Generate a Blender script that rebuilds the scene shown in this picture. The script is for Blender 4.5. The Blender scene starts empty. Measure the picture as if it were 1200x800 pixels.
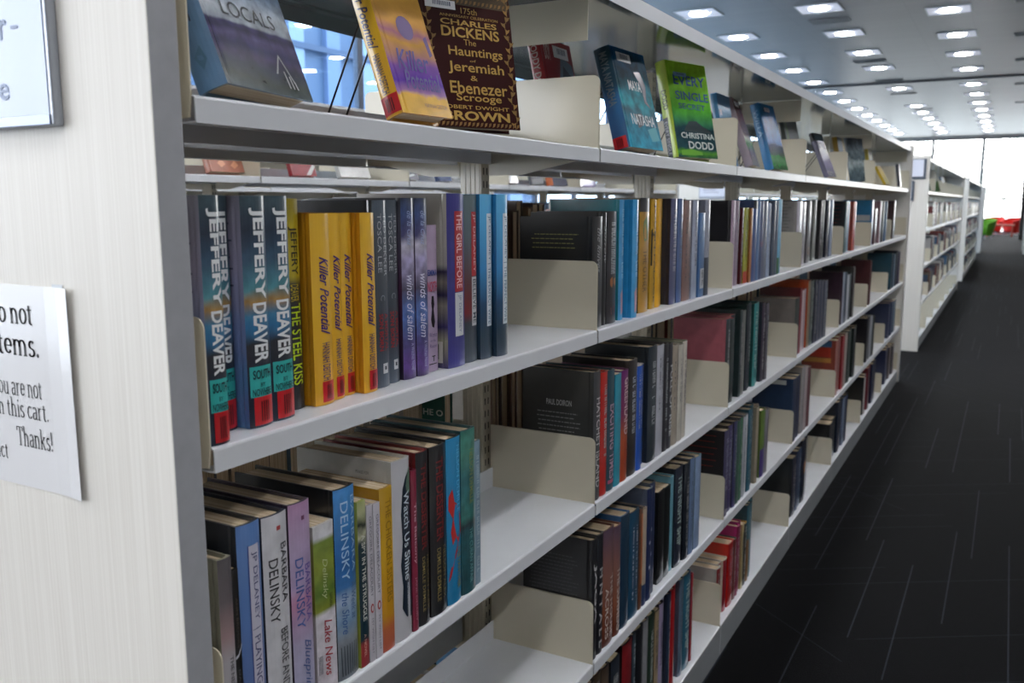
import bpy, bmesh, math, random
from mathutils import Vector, Matrix
random.seed(11)
SC = bpy.context.scene
COL = SC.collection
PI = math.pi
# ---------------------------------------------------------------- camera
PITCH, YAW, ROLL = math.radians(8.8265), math.radians(29.03), math.radians(-0.0974)
CAMX, CAMZ = 0.6485, 1.3013
fw = Vector((-math.sin(YAW)*math.cos(PITCH), math.cos(YAW)*math.cos(PITCH), -math.sin(PITCH)))
rt0 = Vector((math.cos(YAW), math.sin(YAW), 0)); up0 = rt0.cross(fw)
rt = rt0*math.cos(ROLL)+up0*math.sin(ROLL); up = up0*math.cos(ROLL)-rt0*math.sin(ROLL)
cam = bpy.data.cameras.new('camera'); cam_o = bpy.data.objects.new('camera', cam); COL.objects.link(cam_o)
mw = Matrix((rt, up, -fw)).transposed().to_4x4(); mw.translation = (CAMX, 0, CAMZ)
cam_o.matrix_world = mw
cam.sensor_width = 36.0; cam.lens = 1044.3/1200*36; cam.clip_start = 0.02; cam.clip_end = 200
cam.dof.use_dof = True; cam.dof.focus_distance = 1.3; cam.dof.aperture_fstop = 8.0
SC.camera = cam_o
# ---------------------------------------------------------------- exposure, world
vs = SC.view_settings; vs.view_transform = 'Standard'; vs.look = 'None'; vs.gamma = 1; vs.exposure = 0.0; vs.use_curve_mapping = False
SKY = 8.0
LAMP = 12.0
SUNNY = 60.0
w = bpy.data.worlds.new('sky'); SC.world = w; w.use_nodes = True
nt = w.node_tree; bg = nt.nodes['Background']; bg.inputs['Strength'].default_value = SKY
tc = nt.nodes.new('ShaderNodeTexCoord'); sx = nt.nodes.new('ShaderNodeSeparateXYZ'); cr = nt.nodes.new('ShaderNodeValToRGB')
nt.links.new(tc.outputs['Generated'], sx.inputs[0]); nt.links.new(sx.outputs['Z'], cr.inputs[0]); nt.links.new(cr.outputs[0], bg.inputs[0])
cr.color_ramp.elements[0].color = (1.0, 0.965, 0.93, 1); cr.color_ramp.elements[0].position = 0.0
cr.color_ramp.elements[1].color = (0.90, 0.93, 0.97, 1); cr.color_ramp.elements[1].position = 0.6
CEIL = 4.0
XW, XE, YS, YN = -6.2, 7.0, -14.0, 42.0
def portal(loc, rot, sx_, sy_):
    l = bpy.data.lights.new('window_portal', 'AREA'); l.shape = 'RECTANGLE'; l.size = sx_; l.size_y = sy_
    l.cycles.is_portal = True
    o = bpy.data.objects.new('window_portal', l); COL.objects.link(o); o.location = loc; o.rotation_euler = rot
portal(((XW+XE)/2, YN+.05, 2.0), (-PI/2, 0, 0), 12.6, 3.8)         # faces -y
portal((XW-.05, -6.0, 2.0), (0, -PI/2, 0), 3.8, 16.0); portal((XW-.05, 22.0, 2.0), (0, -PI/2, 0), 3.8, 40.0)              # faces +x

# ---------------------------------------------------------------- helpers
def lin(h):
    if not isinstance(h, str): return tuple(h)
    v = [int(h[i:i+2], 16)/255 for i in (0, 2, 4)]
    return tuple(c/12.92 if c <= .04045 else ((c+.055)/1.055)**2.4 for c in v)
MATS = {}
def mat(name, color, rough=.5, spec=.5, metal=0, coat=0, emit=0, noise=0, nscale=30):
    if name in MATS: return MATS[name]
    m = bpy.data.materials.new(name); m.use_nodes = True; MATS[name] = m
    b = m.node_tree.nodes['Principled BSDF']; c = lin(color)
    b.inputs['Base Color'].default_value = (*c, 1); b.inputs['Roughness'].default_value = rough
    b.inputs['Specular IOR Level'].default_value = spec; b.inputs['Metallic'].default_value = metal
    b.inputs['Coat Weight'].default_value = coat; b.inputs['Coat Roughness'].default_value = .12
    if emit:
        b.inputs['Emission Color'].default_value = (*c, 1); b.inputs['Emission Strength'].default_value = emit
    if noise:
        N = m.node_tree.nodes; L = m.node_tree.links
        t = N.new('ShaderNodeTexCoord'); n = N.new('ShaderNodeTexNoise'); n.inputs['Scale'].default_value = nscale
        n.inputs['Detail'].default_value = 4
        mx = N.new('ShaderNodeMix'); mx.data_type = 'RGBA'; mx.inputs['Factor'].default_value = .5
        L.new(t.outputs['Object'], n.inputs['Vector'])
        mp = N.new('ShaderNodeMapRange'); mp.inputs['From Min'].default_value = .3; mp.inputs['From Max'].default_value = .7
        L.new(n.outputs[0], mp.inputs[0]); L.new(mp.outputs[0], mx.inputs['Factor'])
        mx.inputs['A'].default_value = (*[v*(1-noise) for v in c], 1); mx.inputs['B'].default_value = (*[min(1, v*(1+noise)) for v in c], 1)
        L.new(mx.outputs['Result'], b.inputs['Base Color'])
    return m
def ramp_mat(name, stops, axis='Z', amp=.0, nscale=8, rough=.30, coat=.7, detail=3, stretch=(1, 1, 1), mottle=.0, mscale=60, spec=.5):
    """printed jacket: colours by height (or width) of the cover, with a noisy edge."""
    if name in MATS: return MATS[name]
    m = bpy.data.materials.new(name); m.use_nodes = True; MATS[name] = m
    N = m.node_tree.nodes; L = m.node_tree.links; b = N['Principled BSDF']
    b.inputs['Roughness'].default_value = rough; b.inputs['Coat Weight'].default_value = coat; b.inputs['Coat Roughness'].default_value = .12; b.inputs['Specular IOR Level'].default_value = spec
    t = N.new('ShaderNodeTexCoord'); s = N.new('ShaderNodeSeparateXYZ'); r = N.new('ShaderNodeValToRGB')
    L.new(t.outputs['Generated'], s.inputs[0]); src = s.outputs[axis]
    if amp:
        mpn = N.new('ShaderNodeMapping'); mpn.inputs['Scale'].default_value = stretch
        n = N.new('ShaderNodeTexNoise'); n.inputs['Scale'].default_value = nscale; n.inputs['Detail'].default_value = detail
        L.new(t.outputs['Object'], mpn.inputs[0]); L.new(mpn.outputs[0], n.inputs['Vector'])
        a = N.new('ShaderNodeMath'); a.operation = 'MULTIPLY_ADD'; a.inputs[1].default_value = amp; a.inputs[2].default_value = -amp*.5
        L.new(n.outputs[0], a.inputs[0]); d = N.new('ShaderNodeMath'); d.operation = 'ADD'
        L.new(a.outputs[0], d.inputs[0]); L.new(src, d.inputs[1]); src = d.outputs[0]
    L.new(src, r.inputs[0]); e = r.color_ramp.elements
    for i, (p, h) in enumerate(stops):
        el = e[i] if i < 2 else e.new(p)
        el.position = p; el.color = (*lin(h), 1)
    if mottle:
        n2 = N.new('ShaderNodeTexNoise'); n2.inputs['Scale'].default_value = mscale; n2.inputs['Detail'].default_value = 6; L.new(t.outputs['Object'], n2.inputs['Vector'])
        mr = N.new('ShaderNodeMapRange'); mr.inputs['From Min'].default_value = .3; mr.inputs['From Max'].default_value = .7; mr.inputs['To Min'].default_value = 1-mottle; mr.inputs['To Max'].default_value = 1+mottle
        L.new(n2.outputs[0], mr.inputs[0]); hs = N.new('ShaderNodeHueSaturation'); L.new(mr.outputs[0], hs.inputs['Value']); L.new(r.outputs[0], hs.inputs['Color']); L.new(hs.outputs[0], b.inputs['Base Color'])
    else: L.new(r.outputs[0], b.inputs['Base Color'])
    return m
def jacket(h): return mat('jacket_'+h, h, rough=.32, coat=.9, noise=.10, nscale=40)
def matte(h): return mat('board_'+h, h, rough=.45, coat=.15, noise=.12, nscale=35)
def ink(h): return mat('ink_'+h, h, rough=.35, coat=.3)

class MB:
    def __init__(s): s.v = []; s.f = []; s.m = []
    def add(s, vs_, fs, mi=0):
        o = len(s.v); s.v += [tuple(p) for p in vs_]
        for f in fs: s.f.append(tuple(o+i for i in f)); s.m.append(mi)
        return s
    def box(s, x0, x1, y0, y1, z0, z1, mi=0):
        return s.add([(x0,y0,z0),(x1,y0,z0),(x1,y1,z0),(x0,y1,z0),(x0,y0,z1),(x1,y0,z1),(x1,y1,z1),(x0,y1,z1)],
                     [(0,3,2,1),(4,5,6,7),(0,1,5,4),(1,2,6,5),(2,3,7,6),(3,0,4,7)], mi)
    def prism_y(s, prof, y0, y1, mi=0):                            # prof: (x,z) counter-clockwise seen from -y
        n = len(prof); vs_ = [(x, y0, z) for x, z in prof]+[(x, y1, z) for x, z in prof]
        fs = [tuple(range(n)), tuple(range(2*n-1, n-1, -1))]+[(i, i+n, (i+1) % n+n, (i+1) % n) for i in range(n)]
        return s.add(vs_, fs, mi)
    def prism_z(s, prof, z0, z1, mis=0):                           # prof: (x,y) counter-clockwise seen from above
        n = len(prof); vs_ = [(x, y, z0) for x, y in prof]+[(x, y, z1) for x, y in prof]
        o = len(s.v); s.v += vs_
        for i in range(n):
            s.f.append((o+i, o+(i+1) % n, o+(i+1) % n+n, o+i+n)); s.m.append(mis[i] if not isinstance(mis, int) else mis)
        k = mis if isinstance(mis, int) else 1
        s.f.append(tuple(o+i for i in range(n-1, -1, -1))); s.m.append(k)
        s.f.append(tuple(o+n+i for i in range(n))); s.m.append(k)
        return s
    def tube(s, pts, r, n=8, mi=0, closed=False):
        pts = [Vector(p) for p in pts]; rings = []
        for i, p in enumerate(pts):
            a = pts[i-1] if i else p; c = pts[i+1] if i+1 < len(pts) else p
            d = (c-a).normalized(); u = d.orthogonal().normalized() if i == 0 else (pu-d*pu.dot(d)).normalized()
            pu = u; w_ = d.cross(u)
            rings.append([p+u*r*math.cos(2*PI*k/n)+w_*r*math.sin(2*PI*k/n) for k in range(n)])
        vs_ = [v for q in rings for v in q]; fs = []
        for i in range(len(pts)-1):
            for k in range(n): fs.append((i*n+k, i*n+(k+1) % n, (i+1)*n+(k+1) % n, (i+1)*n+k))
        fs.append(tuple(range(n-1, -1, -1))); fs.append(tuple((len(pts)-1)*n+k for k in range(n)))
        return s.add(vs_, fs, mi)
    def lathe(s, prof, n=24, mi=0, cx=0, cy=0):
        vs_ = [(cx+r*math.cos(2*PI*k/n), cy+r*math.sin(2*PI*k/n), z) for r, z in prof for k in range(n)]
        fs = [(i*n+k, i*n+(k+1) % n, (i+1)*n+(k+1) % n, (i+1)*n+k) for i in range(len(prof)-1) for k in range(n)]
        fs.append(tuple(range(n-1, -1, -1))); fs.append(tuple((len(prof)-1)*n+k for k in range(n)))
        return s.add(vs_, fs, mi)
    def mesh(s, name, mats, smooth=False):
        me = bpy.data.meshes.new(name); me.from_pydata(s.v, [], s.f)
        for m in (mats if isinstance(mats, (list, tuple)) else [mats]): me.materials.append(m)
        me.polygons.foreach_set('material_index', s.m)
        if smooth: me.polygons.foreach_set('use_smooth', [True]*len(s.f))
        me.update(); return me
    def build(s, name, mats, parent=None, loc=None, smooth=False, bevel=0, shadow=True):
        return link(name, s.mesh(name, mats, smooth), parent, loc, bevel)
def link(name, me, parent=None, loc=None, bevel=0):
    o = bpy.data.objects.new(name, me); COL.objects.link(o)
    if parent: o.parent = parent
    if loc is not None: o.location = loc
    if bevel:
        b = o.modifiers.new('edge', 'BEVEL'); b.width = bevel; b.segments = 2; b.limit_method = 'ANGLE'
    return o
def thing(name, label, cat, loc=(0, 0, 0), rot=(0, 0, 0), group=None):
    o = bpy.data.objects.new(name, None); COL.objects.link(o); o.location = loc; o.rotation_euler = rot
    o.empty_display_size = .05
    return tag(o, label, cat, group)
def tag(o, label, cat, group=None):
    o['label'] = label; o['category'] = cat
    if group: o['group'] = group
    return o
def struct(o):
    o['kind'] = 'structure'; return o

# ---- lettering: built-in font, or a pen-drawn seriffed alphabet, as flat meshes normalised to a unit box
TXT = {}
def glyphs(text, shear=0, bold=0.0):
    key = (text, shear, bold)
    if key in TXT: return TXT[key]
    c = bpy.data.curves.new('t', 'FONT'); c.body = text; c.shear = shear; c.offset = bold; c.resolution_u = 3; c.fill_mode = 'FRONT'
    o = bpy.data.objects.new('t', c); COL.objects.link(o)
    dg = bpy.context.evaluated_depsgraph_get(); me = bpy.data.meshes.new_from_object(o.evaluated_get(dg))
    vs_ = [v.co.copy() for v in me.vertices]; fs = [tuple(p.vertices) for p in me.polygons]
    bpy.data.objects.remove(o); bpy.data.curves.remove(c); bpy.data.meshes.remove(me)
    x0 = min(v.x for v in vs_); x1 = max(v.x for v in vs_); y0 = min(v.y for v in vs_); y1 = max(v.y for v in vs_)
    r = ([((v.x-x0)/(x1-x0), (v.y-y0)/(y1-y0)) for v in vs_], fs, (x1-x0)/(y1-y0))
    bm = bmesh.new(); bv = [bm.verts.new((a, b, 0)) for a, b in r[0]]          # cut into strips so lettering can follow a rounded spine
    for f in fs:
        try: bm.faces.new([bv[i] for i in f])
        except ValueError: pass
    for k in range(1, 6): bmesh.ops.bisect_plane(bm, geom=bm.verts[:]+bm.edges[:]+bm.faces[:], plane_co=(0, k/6, 0), plane_no=(0, 1, 0))
    bm.verts.index_update(); r = ([(v.co.x, v.co.y) for v in bm.verts], [tuple(v.index for v in f.verts) for f in bm.faces], r[2]); bm.free()
    TXT[key] = r
    return r
def arc(cx, cy, rx, ry, a0, a1, n=14):
    return [(cx+rx*math.cos(math.radians(a0+(a1-a0)*i/n)), cy+ry*math.sin(math.radians(a0+(a1-a0)*i/n))) for i in range(n+1)]
SER = {  # glyph: advance, strokes, serif bars (x0,x1,y)
 'o': (.52, [arc(.26,.23,.19,.22,0,360,24)], []),
 'n': (.58, [[(.12,.44),(.12,0)], arc(.27,.27,.16,.17,180,0)+[(.43,0)]], [(.03,.21,0),(.34,.52,0),(.03,.12,.44)]),
 'm': (.86, [[(.12,.44),(.12,0)], arc(.26,.27,.15,.17,180,0)+[(.41,0)], arc(.55,.27,.15,.17,180,0)+[(.70,0)]], [(.03,.21,0),(.33,.49,0),(.61,.79,0),(.03,.12,.44)]),
 't': (.36, [[(.15,.56),(.15,.1)]+arc(.24,.1,.09,.1,180,300,8), [(.03,.43),(.31,.43)]], []),
 'e': (.48, [[(.07,.25),(.40,.25)]+arc(.24,.24,.17,.21,0,320,22)], []),
 's': (.42, [arc(.21,.33,.12,.11,30,230,12)+arc(.20,.11,.14,.11,60,-160,12)], []),
 'u': (.58, [[(.12,.44),(.12,.15)]+arc(.27,.15,.15,.15,180,360), [(.42,.44),(.42,0)]], [(.03,.12,.44),(.33,.42,.44),(.42,.52,0)]),
 'a': (.48, [arc(.22,.32,.14,.13,150,0)+[(.36,0)], [(.36,.26)]+arc(.2,.12,.13,.12,80,340,14)], [(.36,.46,0)]),
 'r': (.42, [[(.12,.44),(.12,0)], arc(.28,.27,.16,.17,180,60,8)], [(.03,.23,0),(.03,.12,.44)]),
 'h': (.58, [[(.12,.70),(.12,0)], arc(.27,.27,.16,.17,180,0)+[(.43,0)]], [(.03,.21,0),(.34,.52,0),(.02,.12,.70)]),
 'i': (.28, [[(.14,.44),(.14,0)], [(.14,.60),(.14,.62)]], [(.04,.24,0),(.05,.14,.44)]),
 'c': (.46, [arc(.25,.23,.18,.22,45,320,20)], []),
 'k': (.56, [[(.12,.70),(.12,0)], [(.14,.2),(.40,.44)], [(.22,.27),(.44,0)]], [(.03,.21,0),(.35,.53,0),(.02,.12,.70),(.31,.48,.44)]),
 'y': (.50, [[(.08,.44),(.26,.02)], [(.44,.44),(.24,-.06)]+arc(.13,-.08,.09,.1,0,-100,6)], [(.0,.18,.44),(.36,.5,.44)]),
 'd': (.56, [[(.42,.70),(.42,0)], arc(.25,.23,.17,.22,40,320,20)], [(.33,.42,.70),(.42,.52,0)]),
 'D': (.74, [[(.14,.66),(.14,0)], [(.14,.66),(.3,.66)]+arc(.32,.33,.31,.33,90,-90)+[(.14,0)]], [(.04,.3,0),(.04,.3,.66)]),
 'T': (.62, [[(.31,.66),(.31,0)], [(.05,.66),(.57,.66)], [(.05,.66),(.04,.52)], [(.57,.66),(.58,.52)]], [(.2,.42,0)]),
 'J': (.36, [[(.2,.66),(.2,.05)]+arc(.1,.05,.1,.12,0,-120,8)], [(.1,.3,.66)]),
 '.': (.24, [[(.1,.04),(.1,.045)]], []), '!': (.28, [[(.13,.68),(.13,.2)], [(.13,.03),(.13,.04)]], []), ' ': (.24, [], []),
}
def serif(text, thick=.10, thin=.035):
    vs_, fs = [], []; x = 0
    def quad(p, q):
        dx, dy = q[0]-p[0], q[1]-p[1]; l = math.hypot(dx, dy) or 1e-6; nx, ny = -dy/l, dx/l
        h = math.sqrt((thick/2*nx)**2+(thin/2*ny)**2); o = len(vs_)
        vs_.extend([(p[0]+nx*h, p[1]+ny*h), (p[0]-nx*h, p[1]-ny*h), (q[0]-nx*h, q[1]-ny*h), (q[0]+nx*h, q[1]+ny*h)]); fs.append((o, o+1, o+2, o+3))
    def dot(p):
        o = len(vs_)
        vs_.extend([(p[0]+thick/2*math.cos(k*PI/5), p[1]+thin/2*math.sin(k*PI/5)) for k in range(10)]); fs.append(tuple(range(o, o+10)))
    for ch in text:
        adv, st, se = SER[ch]
        for pl in st:
            pl = [(x+a, b) for a, b in pl]
            for i in range(len(pl)-1): quad(pl[i], pl[i+1])
            for p in pl[1:-1]: dot(p)
            if len(pl) == 2 and abs(pl[0][1]-pl[1][1]) < .03 and abs(pl[0][0]-pl[1][0]) < .03:
                o = len(vs_); vs_.extend([(pl[0][0]+thick*.55*math.cos(k*PI/6), pl[0][1]+thick*.55*math.sin(k*PI/6)) for k in range(12)]); fs.append(tuple(range(o, o+12)))
        for a, b, yy in se:
            s_ = 1 if yy < .2 else -1; o = len(vs_)
            vs_.extend([(x+a, yy-thin/2), (x+b, yy-thin/2), (x+b, yy+thin/2), (x+a, yy+thin/2)]); fs.append((o, o+1, o+2, o+3))
        x += adv
    return vs_, fs, x
# ---------------------------------------------------------------- materials
STEEL = mat('white_enamel', 'dadde1', rough=.26, spec=.5, noise=.03, nscale=6)
SAND = mat('cream_enamel', 'd8d0ba', rough=.17, spec=.8, noise=.03, nscale=6)
STEEL_SHADED = mat('canopy_underside_shade', '5f6a6a', rough=.12, spec=.6, noise=.04, nscale=4)  # dark teal carries the canopy underside's shade and reflections in its colour
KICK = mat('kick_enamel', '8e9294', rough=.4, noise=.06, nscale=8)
SLOT = mat('slot_dark', '1a1a18', rough=.8)
PAPER = mat('page_edges', 'cbb69a', rough=.9)
def pages_mat():
    m = PAPER; N = m.node_tree.nodes; L = m.node_tree.links
    t = N.new('ShaderNodeTexCoord'); mp = N.new('ShaderNodeMapping'); mp.inputs['Scale'].default_value = (3, 900, 3)
    n = N.new('ShaderNodeTexNoise'); n.inputs['Scale'].default_value = 1.0; r = N.new('ShaderNodeValToRGB')
    L.new(t.outputs['Object'], mp.inputs[0]); L.new(mp.outputs[0], n.inputs['Vector']); L.new(n.outputs[0], r.inputs[0])
    r.color_ramp.elements[0].position = .3; r.color_ramp.elements[0].color = (*lin('a8906e'), 1)
    r.color_ramp.elements[1].position = .7; r.color_ramp.elements[1].color = (*lin('dccbb0'), 1)
    L.new(r.outputs[0], N['Principled BSDF'].inputs['Base Color'])
pages_mat()
def laminate():
    m = mat('panel_laminate', 'e4e1d8', rough=.42, spec=.4); N = m.node_tree.nodes; L = m.node_tree.links
    t = N.new('ShaderNodeTexCoord'); mp = N.new('ShaderNodeMapping'); mp.inputs['Scale'].default_value = (420, 420, 3)
    n = N.new('ShaderNodeTexNoise'); n.inputs['Scale'].default_value = 1; n.inputs['Detail'].default_value = 3; r = N.new('ShaderNodeValToRGB')
    L.new(t.outputs['Object'], mp.inputs[0]); L.new(mp.outputs[0], n.inputs['Vector']); L.new(n.outputs[0], r.inputs[0])
    r.color_ramp.elements[0].position = .3; r.color_ramp.elements[0].color = (*lin('dedad2'), 1)
    r.color_ramp.elements[1].position = .7; r.color_ramp.elements[1].color = (*lin('e8e5de'), 1)
    L.new(r.outputs[0], N['Principled BSDF'].inputs['Base Color']); return m
LAMINATE = laminate()
PANEL_EDGE = mat('panel_edge_band', 'a6a8ac', rough=.5, noise=.05, nscale=60)
def carpet():
    m = mat('carpet', '191b21', rough=.8, spec=.10); N = m.node_tree.nodes; L = m.node_tree.links; b = N['Principled BSDF']
    t = N.new('ShaderNodeTexCoord')
    def M(op, x, y=None):
        q = N.new('ShaderNodeMath'); q.operation = op
        for i, s_ in enumerate((x, y)):
            if s_ is None: continue
            if isinstance(s_, (int, float)): q.inputs[i].default_value = s_
            else: L.new(s_, q.inputs[i])
        return q.outputs[0]
    def yarn_lines(rz, pitch, length, width, keep, off):           # broken woven lines: random segments of evenly pitched rows
        mp = N.new('ShaderNodeMapping'); mp.inputs['Rotation'].default_value = (0, 0, rz); mp.inputs['Location'].default_value = (off, off*1.7, 0)
        sp = N.new('ShaderNodeSeparateXYZ'); L.new(t.outputs['Object'], mp.inputs[0]); L.new(mp.outputs[0], sp.inputs[0])
        u = M('DIVIDE', sp.outputs['X'], pitch); row = M('FLOOR', u); fr = M('FRACT', u)
        w1 = N.new('ShaderNodeTexWhiteNoise'); w1.noise_dimensions = '1D'; L.new(row, w1.inputs['W'])
        seg = M('FLOOR', M('ADD', M('DIVIDE', sp.outputs['Y'], length), M('MULTIPLY', w1.outputs['Value'], 7.3)))
        cb = N.new('ShaderNodeCombineXYZ'); L.new(row, cb.inputs[0]); L.new(seg, cb.inputs[1])
        w2 = N.new('ShaderNodeTexWhiteNoise'); w2.noise_dimensions = '2D'; L.new(cb.outputs[0], w2.inputs['Vector'])
        return M('MULTIPLY', M('LESS_THAN', w2.outputs['Value'], keep), M('LESS_THAN', fr, width/pitch))
    s = M('ADD', M('MULTIPLY', yarn_lines(0, .061, .9, .0045, .30, 0), .75), M('ADD', M('MULTIPLY', yarn_lines(math.radians(58), .13, 1.1, .005, .30, .3), .33), M('MULTIPLY', yarn_lines(math.radians(-50), .19, 1.3, .005, .30, .7), .33)))
    f = N.new('ShaderNodeTexNoise'); f.inputs['Scale'].default_value = 260; f.inputs['Detail'].default_value = 2; L.new(t.outputs['Object'], f.inputs['Vector'])
    mx = N.new('ShaderNodeMix'); mx.data_type = 'RGBA'; L.new(f.outputs[0], mx.inputs['Factor'])
    mx.inputs['A'].default_value = (*(.0007, .0008, .0013), 1); mx.inputs['B'].default_value = (*(.0018, .0021, .0032), 1)
    m2 = N.new('ShaderNodeMix'); m2.data_type = 'RGBA'; L.new(s, m2.inputs['Factor']); L.new(mx.outputs['Result'], m2.inputs['A']); m2.inputs['B'].default_value = (*(.034, .040, .052), 1)
    L.new(m2.outputs['Result'], b.inputs['Base Color'])
    b.inputs['Sheen Weight'].default_value = .0
    bp = N.new('ShaderNodeBump'); bp.inputs['Strength'].default_value = .4; bp.inputs['Distance'].default_value = .003; L.new(f.outputs[0], bp.inputs['Height']); L.new(bp.outputs[0], b.inputs['Normal'])
    return m
def ceiling_mat():
    m = mat('ceiling_planks', '6c645f', rough=.36, spec=.5); N = m.node_tree.nodes; L = m.node_tree.links; b = N['Principled BSDF']
    t = N.new('ShaderNodeTexCoord')
    k = N.new('ShaderNodeTexBrick'); k.inputs['Scale'].default_value = 1; k.inputs['Brick Width'].default_value = .79; k.inputs['Row Height'].default_value = .30
    k.offset = 0; k.inputs['Mortar Size'].default_value = .006; k.inputs['Mortar Smooth'].default_value = .2
    k.inputs['Color1'].default_value = (*lin('5e5753'), 1); k.inputs['Color2'].default_value = (*lin('645d59'), 1); k.inputs['Mortar'].default_value = (*lin('524c48'), 1)
    mp = N.new('ShaderNodeMapping'); mp.inputs['Location'].default_value = (.06, .1, 0)
    L.new(t.outputs['Object'], mp.inputs[0]); L.new(mp.outputs[0], k.inputs['Vector']); L.new(k.outputs[0], b.inputs['Base Color'])
    return m
def glass_mat(name, tint):
    m = bpy.data.materials.new(name); m.use_nodes = True; N = m.node_tree.nodes; L = m.node_tree.links
    out = N['Material Output']; N.remove(N['Principled BSDF'])
    tr = N.new('ShaderNodeBsdfTransparent'); tr.inputs[0].default_value = (*tint, 1); gl = N.new('ShaderNodeBsdfGlossy'); gl.inputs['Roughness'].default_value = .02
    mx = N.new('ShaderNodeMixShader'); lw = N.new('ShaderNodeLayerWeight'); pw = N.new('ShaderNodeMath'); pw.operation = 'POWER'; pw.inputs[1].default_value = 4
    ad = N.new('ShaderNodeMath'); ad.operation = 'MULTIPLY_ADD'; ad.inputs[1].default_value = .85; ad.inputs[2].default_value = .05
    L.new(lw.outputs['Facing'], pw.inputs[0]); L.new(pw.outputs[0], ad.inputs[0]); L.new(ad.outputs[0], mx.inputs[0])
    L.new(tr.outputs[0], mx.inputs[1]); L.new(gl.outputs[0], mx.inputs[2]); L.new(mx.outputs[0], out.inputs[0]); return m
GLASS = glass_mat('window_glass', (.97, .99, 1)); GLASS_BLUE = glass_mat('tinted_glass', (.93, .96, 1)); GLASS_DEEP = glass_mat('deep_tinted_glass', (.74, .87, 1))
FRAME = mat('window_frame_metal', '3c4656', rough=.4, metal=.3)
WALL_DARK = mat('wall_wood', '4c443c', rough=.6, noise=.1, nscale=3)
WALL = mat('wall_paint', 'c9c6bd', rough=.7, noise=.03, nscale=3)

# ---------------------------------------------------------------- room shell
floor = struct(MB().box(XW-.2, XE+.2, YS-.2, YN+.2, -.1, 0).build('floor', carpet()))
ceil = struct(MB().box(XW-.2, XE+.2, YS-.2, YN+.2, CEIL, CEIL+.1).build('ceiling', ceiling_mat()))
struct(MB().box(XW, XE, 22.52, 22.60, CEIL-.03, CEIL-.0005).build('trim_1', mat('seam_dark', '4c4d50', rough=.5)))
def window_wall(name, n0, axis, pos, a0, a1, sill, head, step, thick=.16, out=-1, glass=None):
    """a wall with one long band of glazing: sill and head walls are the wall, each glazed frame is a window."""
    b = MB()
    def bx(bb, p0, p1, q0, q1, z0, z1):
        if axis == 'x': bb.box(p0, p1, q0, q1, z0, z1)
        else: bb.box(q0, q1, p0, p1, z0, z1)
    t0, t1 = sorted((pos, pos+out*thick))
    if sill > .02: bx(b, t0, t1, a0, a1, 0, sill)
    bx(b, t0, t1, a0, a1, head, CEIL)
    struct(b.build(name, WALL))
    n = max(1, round((a1-a0)/step)); L_ = (a1-a0)/n
    for i in range(n):
        c0, c1 = a0+i*L_, a0+(i+1)*L_
        f = MB(); h0, h1 = (pos+out*.10, pos+out*.03) if out < 0 else (pos+.03, pos+.10)
        fw_ = .05
        bx(f, h0, h1, c0, c0+fw_, sill, head); bx(f, h0, h1, c1-fw_, c1, sill, head)
        bx(f, h0, h1, c0+fw_, c1-fw_, sill, sill+.06); bx(f, h0, h1, c0+fw_, c1-fw_, head-.05, head)
        bx(f, h0, h1, c0+fw_, c1-fw_, sill+(head-sill)*.36-.025, sill+(head-sill)*.36+.025)
        fo = struct(f.build('window_%d' % (n0+i), FRAME))
        g = MB(); gm = (h0+h1)/2; bx(g, gm-.004, gm+.004, c0+fw_, c1-fw_, sill+.06, head-.05)
        g.build('pane', GLASS_DEEP if glass and c0 > 2.5 else glass or GLASS, fo)
    return n0+n
nw = 1
struct(MB().box(XW, XE, YS-.16, YS, 0, CEIL).build('wall_south', WALL_DARK))
nw = window_wall('wall_west', nw, 'x', XW, YS, YN, .1, 3.9, 1.5, out=-1, glass=GLASS_BLUE)
nw = window_wall('wall_north', nw, 'y', YN, XW, XE, .05, 3.9, 1.9, out=1)
struct(MB().box(XE, XE+.16, YS, YN, 0, CEIL).build('wall_east', WALL_DARK))
struct(MB().box(-60, 60, -50, 110, -.6, -.3).build('ground_outside', mat('paving_outside', 'b4b8ba', rough=.9, noise=.1, nscale=.5)))
b = MB(); b.box(-17, -16, 12.0, 32, -.3, 14, 0)
for i in range(13): b.box(-16, -15.85, 12.2+i*1.45, 12.2+i*1.45+(.55 if i % 3 else 1.0), 0, 13.8, 1+(i % 2))
for k in range(5): b.box(-15.9, -15.8, 12.0, 32, 2.6+k*2.7, 2.75+k*2.7, 3)
struct(b.build('facade_outside', [mat('facade_blue', '465a74', rough=.6), mat('facade_pale', '7486a0', rough=.6), mat('facade_mid', '5c7090', rough=.6), mat('facade_band', '344660', rough=.6)]))
# ---------------------------------------------------------------- bookcases
BAY, Y0 = 0.915, 0.5792
LEVELS = [1.398, 1.0701, .7386, .4127, .0911]
DEP = .262                                                         # spine of the case to its front edge
ZC0, ZC1 = 1.655, 1.684
def shelf_prof(lip=.0245):
    return [(-.003, 0), (-.0009, -.0009), (0, -.003), (0, -lip), (-.020, -lip), (-.020, -lip+.0015), (-.0016, -lip+.0015), (-.0016, -.0018), (-.2235, -.0018), (-.2235, -.024), (-.225, -.024), (-.225, .040), (-.2235, .040), (-.2235, 0)][::-1]
def bracket_prof():
    r = .012; top = .1262
    return [(-.229, -.045), (-.16, -.045), (-.05, -.022), (-.006, -.020), (-.003, 0), (-.003, top-r)]+[(-.003-r+r*math.cos(a*PI/10), top-r+r*math.sin(a*PI/10)) for a in range(1, 6)]+[(-.229, top)]
def shelf_mb(lip=.0245):
    return MB().prism_y(shelf_prof(lip), .0035, BAY-.0035)
BRACKET_ME = MB().prism_y(bracket_prof(), 0, .0016).mesh('bracket', SAND)
SHELF_ME = shelf_mb().mesh('shelf', STEEL)
BASE_ME = shelf_mb(.0905).mesh('base_shelf', [STEEL, KICK])
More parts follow.
